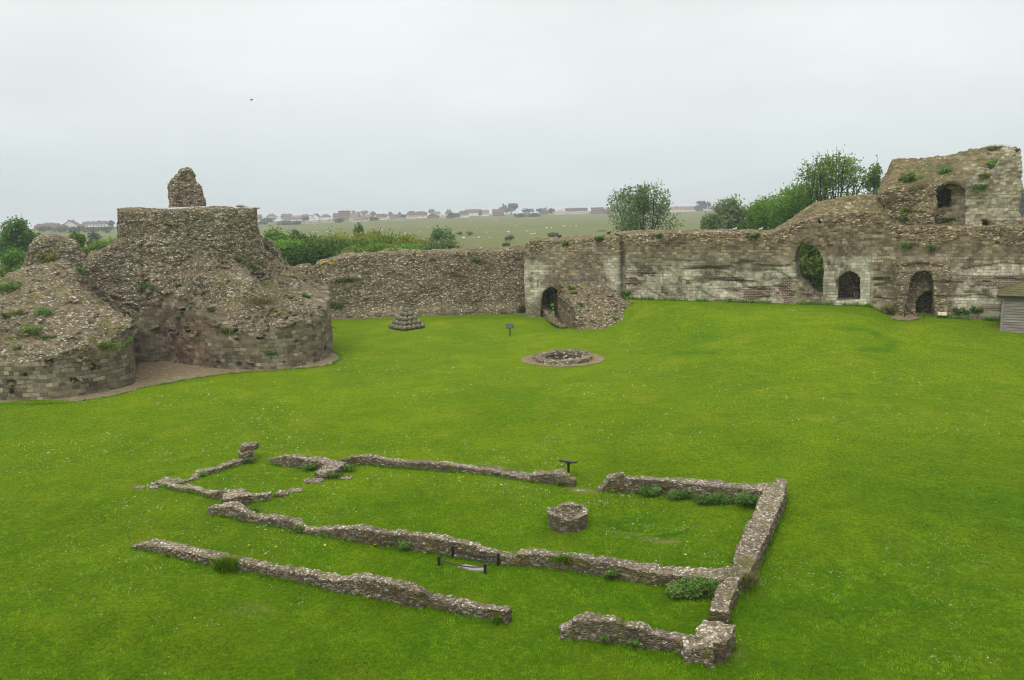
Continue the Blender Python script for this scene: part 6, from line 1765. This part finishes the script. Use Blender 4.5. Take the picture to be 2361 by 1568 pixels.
bmesh.ops.delete(hb.bm, geom=[v for v in hb.bm.verts if v.co.y < -.045 and v.co.z < 1.69 or v.co.z < 1.585], context='VERTS')
hb.build('hair', M['hair'], per, None, True)
for s in (-1, 1):
    b = MB(); b.ball((s * .12, -.06, .04), .062, 2, (.85, 2.1, .75)); b.build('shoe', M['black'], per, None, True)
    b = MB(); b.ball((s * .033, -.112, 1.635), .012, 2); b.build('eye', M['shirt'], per)

# ------------------------------------------------------------------ air
hz_ = MB(); hz_.box((0, 2300, 13.0), (9600, 9400, 38.0))
q = NT('sea_haze'); pv = q.n('ShaderNodeVolumePrincipled', {'Color': (.90, .96, 1.0, 1), 'Density': 0.00036, 'Anisotropy': .0})
q.t.links.new(pv.outputs[0], q.out.inputs['Volume'])
hz = hz_.build('haze', q.m); hz.data.materials[0] = q.m
tag(hz, 'thin pale sea haze hanging over the marsh', kind='stuff')

# ------------------------------------------------------------------ daylight: bright overcast
w = bpy.data.worlds.new('World'); SC.world = w; w.use_nodes = True
t = w.node_tree; t.nodes.clear()
nn = lambda ty, **k: (lambda o: [setattr(o, a, b) for a, b in k.items()] and o or o)(t.nodes.new(ty))
SUN_EL, SUN_ROT = R(52), R(215)
sky = nn('ShaderNodeTexSky', sky_type='NISHITA', sun_disc=False, sun_elevation=SUN_EL, sun_rotation=SUN_ROT, dust_density=4.0, air_density=1.0)
tc = nn('ShaderNodeTexCoord'); sep = nn('ShaderNodeSeparateXYZ'); t.links.new(tc.outputs['Generated'], sep.inputs[0])
rp = nn('ShaderNodeValToRGB'); cr = rp.color_ramp
SKY = [(0.0, (.305, .352, .362)), (.10, (.345, .378, .386)), (.38, (.405, .416, .422)), (1.0, (1.0, 1.0, .985))]
while len(cr.elements) < len(SKY): cr.elements.new(.5)
for i, (p, c) in enumerate(SKY): cr.elements[i].position = p
for i, (p, c) in enumerate(SKY): cr.elements[i].color = (*c, 1)
t.links.new(sep.outputs[2], rp.inputs[0])
sc20 = nn('ShaderNodeMix', data_type='RGBA', blend_type='MULTIPLY'); sc20.inputs[0].default_value = 1; sc20.inputs[7].default_value = (23.4, 22.9, 22.4, 1)
t.links.new(rp.outputs[0], sc20.inputs[6])
mp = nn('ShaderNodeMapping'); mp.inputs['Scale'].default_value = (1.0, 1.0, 3.2); t.links.new(tc.outputs['Generated'], mp.inputs[0])
nz_ = nn('ShaderNodeTexNoise'); nz_.inputs['Scale'].default_value = 1.7; nz_.inputs['Detail'].default_value = 5; nz_.inputs['Roughness'].default_value = .5; t.links.new(mp.outputs[0], nz_.inputs['Vector'])
mr = nn('ShaderNodeMapRange'); t.links.new(nz_.outputs[0], mr.inputs[0])
for i, v in ((1, .3), (2, .7), (3, .88), (4, 1.09)): mr.inputs[i].default_value = v
mm = nn('ShaderNodeMix', data_type='RGBA', blend_type='MULTIPLY'); mm.inputs[0].default_value = 1
t.links.new(sc20.outputs[2], mm.inputs[6]); t.links.new(mr.outputs[0], mm.inputs[7])
mx = nn('ShaderNodeMix', data_type='RGBA'); mx.inputs[0].default_value = .94
t.links.new(sky.outputs[0], mx.inputs[6]); t.links.new(mm.outputs[2], mx.inputs[7])
bg = nn('ShaderNodeBackground'); bg.inputs[1].default_value = .10; t.links.new(mx.outputs[2], bg.inputs[0])
wo = nn('ShaderNodeOutputWorld'); t.links.new(bg.outputs[0], wo.inputs[0])
sl = bpy.data.lights.new('sun', 'SUN'); sl.energy = 1.4; sl.angle = R(28); sl.color = (1, .97, .92)
so = bpy.data.objects.new('sun', sl); COL.objects.link(so)
sd = Vector((math.sin(SUN_ROT) * math.cos(SUN_EL), math.cos(SUN_ROT) * math.cos(SUN_EL), math.sin(SUN_EL)))
so.rotation_euler = sd.to_track_quat('Z', 'Y').to_euler(); so.location = (0, 0, 60)

cd = bpy.data.cameras.new('camera'); co = bpy.data.objects.new('camera', cd); COL.objects.link(co)
cd.sensor_fit = 'HORIZONTAL'; cd.sensor_width = 23.6; cd.lens = FPX / 2361 * 23.6
cd.clip_start = .1; cd.clip_end = 20000
rm = Matrix((_r, _u, -_f)).transposed().to_4x4()
co.matrix_world = Matrix.Translation(Vector(STN)) @ rm
SC.camera = co
vs_ = SC.view_settings; vs_.view_transform = 'Standard'; vs_.look = 'None'; vs_.exposure = 0; vs_.gamma = 1
cy = SC.cycles; cy.max_bounces = 6; cy.diffuse_bounces = 3; cy.transmission_bounces = 3; cy.volume_bounces = 0; cy.use_denoising = True; cy.denoiser = 'OPENIMAGEDENOISE'; cy.denoising_input_passes = 'RGB_ALBEDO_NORMAL'; cy.denoising_prefilter = 'ACCURATE'
cy.filter_width = 1.05; cy.use_adaptive_sampling = True; cy.adaptive_threshold = .01
